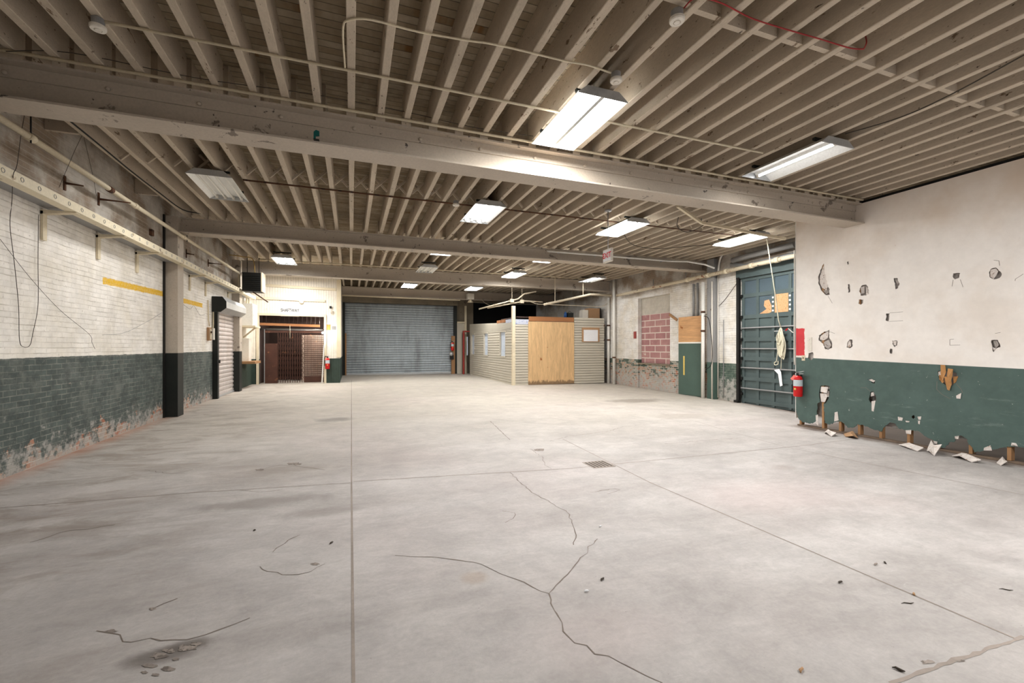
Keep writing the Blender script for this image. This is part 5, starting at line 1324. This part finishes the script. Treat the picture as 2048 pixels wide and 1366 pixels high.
MB().box(XR-.09, XR-.004, dyL+.005, dyL+.09, doz0, dzt).build('rail', m_black, tr)
MB().box(XR-.14, XR-.004, dyL-.0, dyL+.14, doz0, doz0+.1).build('foot', m_black, tr)
tag(MB().box(XR-.05, XR-.004, dyR, dyL+.14, dzt-.03, dzt+.24).build('door_header', m_ov), 'dark green header board over the overhead door', 'header')
# rope on the door
rp = thing('rope_hank', onx(1562,660,xd-.08), 'pale rope hung in a hank on the overhead door', 'rope')
xo = xd - .09
pts = []
for k in range(9):
    ua, ub = 1553 + (k*37 % 13), 1566 + (k*53 % 9) - 3; dn = 690 + (k*29 % 30)
    pts += [onx(1562+random.uniform(-3,3),658+random.uniform(-2,3),xo-random.uniform(0,.06)), onx(ua,(660+dn)/2,xo-random.uniform(0,.08)), onx((ua+ub)/2,dn,xo-random.uniform(0,.06)), onx(ub,(660+dn)/2,xo-random.uniform(0,.08))]
MB().tube(smooth(pts, 5), .013, 6).build('coil', m_rope, rp)
MB().tube(smooth([onx(1562,658,xo), onx(1556,700,xo), onx(1553,722,xo), onx(1549,725,xo), onx(1550,730,xo), onx(1556,728,xo), onx(1556,722,xo)], 6), .012, 6).build('loose_end', m_rope, rp)
MB().tube(smooth([onx(1562,656,xo), onx(1563,700,xo), onx(1562,738,xo)], 6), .009, 6).build('tail', m_rope, rp)
top_p = onx(1533,470,9.9)
MB().tube([(top_p.x, top_p.y, 4.28), onx(1540,520,10.1), onx(1550,585,10.5), onx(1557,640,xo), onx(1562,656,xo)], .013, 6).build('lead', m_rope, rp)
MB().box(xo+.02, xd-.037, onx(1562,658,xd).y-.15, onx(1562,658,xd).y+.15, onx(1562,662,xd).z-.01, onx(1562,662,xd).z+.01).build('cleat', m_galv, rp)
tg = thing('paper_tag', onx(1560,750,xo), 'white torn paper tag hanging below the rope hank', 'tag')
P = [onx(u, v, xd-.045) for u, v in ((1548,740),(1558,738),(1562,744),(1565,771),(1560,773),(1556,748))]
MB().prism(P, (.003,0,0)).build('sheet', m_paper, tg)
# cable and trim on the partition end
wire('end_cable', [Vector((XP-.02, pend+.02, 3.6)), Vector((XP-.02, pend+.02, 2.6)), Vector((XP-.025, pend+.02, 1.6)), Vector((XP-.02, pend+.02, 1.1))], .012, m_offw, 'pale cable dropping down the free end of the partition', 'cable')
q = onx(1581,661,XP-.06); r = thing('cord_clip', q, 'small red and white cord clip beside the red paint patch', 'clip')
MB().bar(q+Vector((.055,-.02,-.05)), q+Vector((0,.06,.05)), .03, .02).build('clip_arm', m_white, r); MB().bar(q+Vector((0,.06,.05)), q+Vector((-.02,.10,.0)), .03, .025).build('red_grip', m_red, r)
# switches on the partition
q = onx(1607,716,XP-.001); r = thing('light_switch', q, 'small white light switch beside the red paint patch', 'switch')
MB().box(XP-.009, XP-.001, q.y-.035, q.y+.035, q.z-.057, q.z+.057).build('plate', m_cream, r); MB().box(XP-.016, XP-.0091, q.y-.008, q.y+.008, q.z-.016, q.z+.016).build('toggle', m_black, r)
qa, qb = onx(1616,675,XP), onx(1624,702,XP); r = thing('wiring_cover', qa, 'tall white blank wiring cover right of the red patch', 'cover plate')
MB().box(XP-.012, XP-.001, qb.y, qa.y, qb.z, qa.z).build('plate', m_offw, r); MB().lathe([(.006,0),(.006,.003),(0,.003)], (XP-.012,(qa.y+qb.y)/2,qa.z-.05), (-1,0,0), 8).build('screw', m_steelg, r)

# floor fittings and litter
dp = [onf(1168,929), onf(1225,927)]
fd = thing('floor_drain', onf(1197,929), 'slotted iron floor drain beside the diagonal floor joint', 'drain')
c0 = onf(1197,929); 
mb = MB().box(c0.x-.17, c0.x+.17, c0.y-.16, c0.y+.16, c0.z-.02, c0.z+.004); mb.build('grate', m_joint, fd)
for i in range(6):
    x = c0.x-.13+i*.052; MB().box(x-.012, x+.012, c0.y-.13, c0.y+.13, c0.z+.004, c0.z+.006).build('slot', m_wire, fd)
for (u, v, a_, ln, m_, lab, nm) in [(1752,1130,.3,.05,m_joint,'curled brown leaf scrap right of the long diagonal joint','leaf'),(1828,1190,.8,.035,m_card,'tan wood chip lying on the long diagonal joint','wood_chip'),(1603,1342,.5,.05,m_card,'tan wood chip near the bottom edge of photo','wood_chip'),
    (1681,1166,.2,.05,m_wire,'dark curled scrap left of the diagonal joint','bark_scrap'),(1770,1127,1.1,.03,m_wire,'small dark scrap just above the curled brown leaf','bark_scrap'),(1173,1184,.1,.035,m_paper,'small white paint flake beside the forked crack','paint_flake'),
    (1205,1160,.6,.05,m_wire,'bent dark scrap above the white paint flake','bark_scrap'),(1201,1054,.4,.03,m_paper,'tiny white paint flake right of the curved crack','paint_flake'),(1797,1341,2.2,.05,m_wire,'dark scrap near the right front corner joint','bark_scrap'),(1815,1207,2.9,.09,m_wire,'thin dark twig below the diagonal joint','twig'),
    (2012,1180,2.6,.08,m_wire,'thin dark twig near the right edge of floor','twig'),(509,1062,.3,.02,m_wire,'small dark pebble on the left floor','pebble'),(663,1087,.9,.04,m_wire,'hooked dark scrap left of the straight joint','bark_scrap')]:
    p = onf(u, v, .0); d = Vector((math.cos(a_), math.sin(a_), 0))*ln/2; s = Vector((-d.y, d.x, 0)).normalized()
    rad = .006 if nm != 'twig' else .003
    o = MB().tube([p-d+Vector((0,0,rad)), p-d*.3+s*ln*.08+Vector((0,0,rad*1.2)), p+d*.4-s*ln*.05+Vector((0,0,rad*1.6)), p+d+Vector((0,0,rad))], [rad*.4, rad*1.2, rad, rad*.3], 6).build(nm, m_)
    tag(o, lab, 'litter')

for o in list(C.objects):
    if '_o' in o: del o['_o']
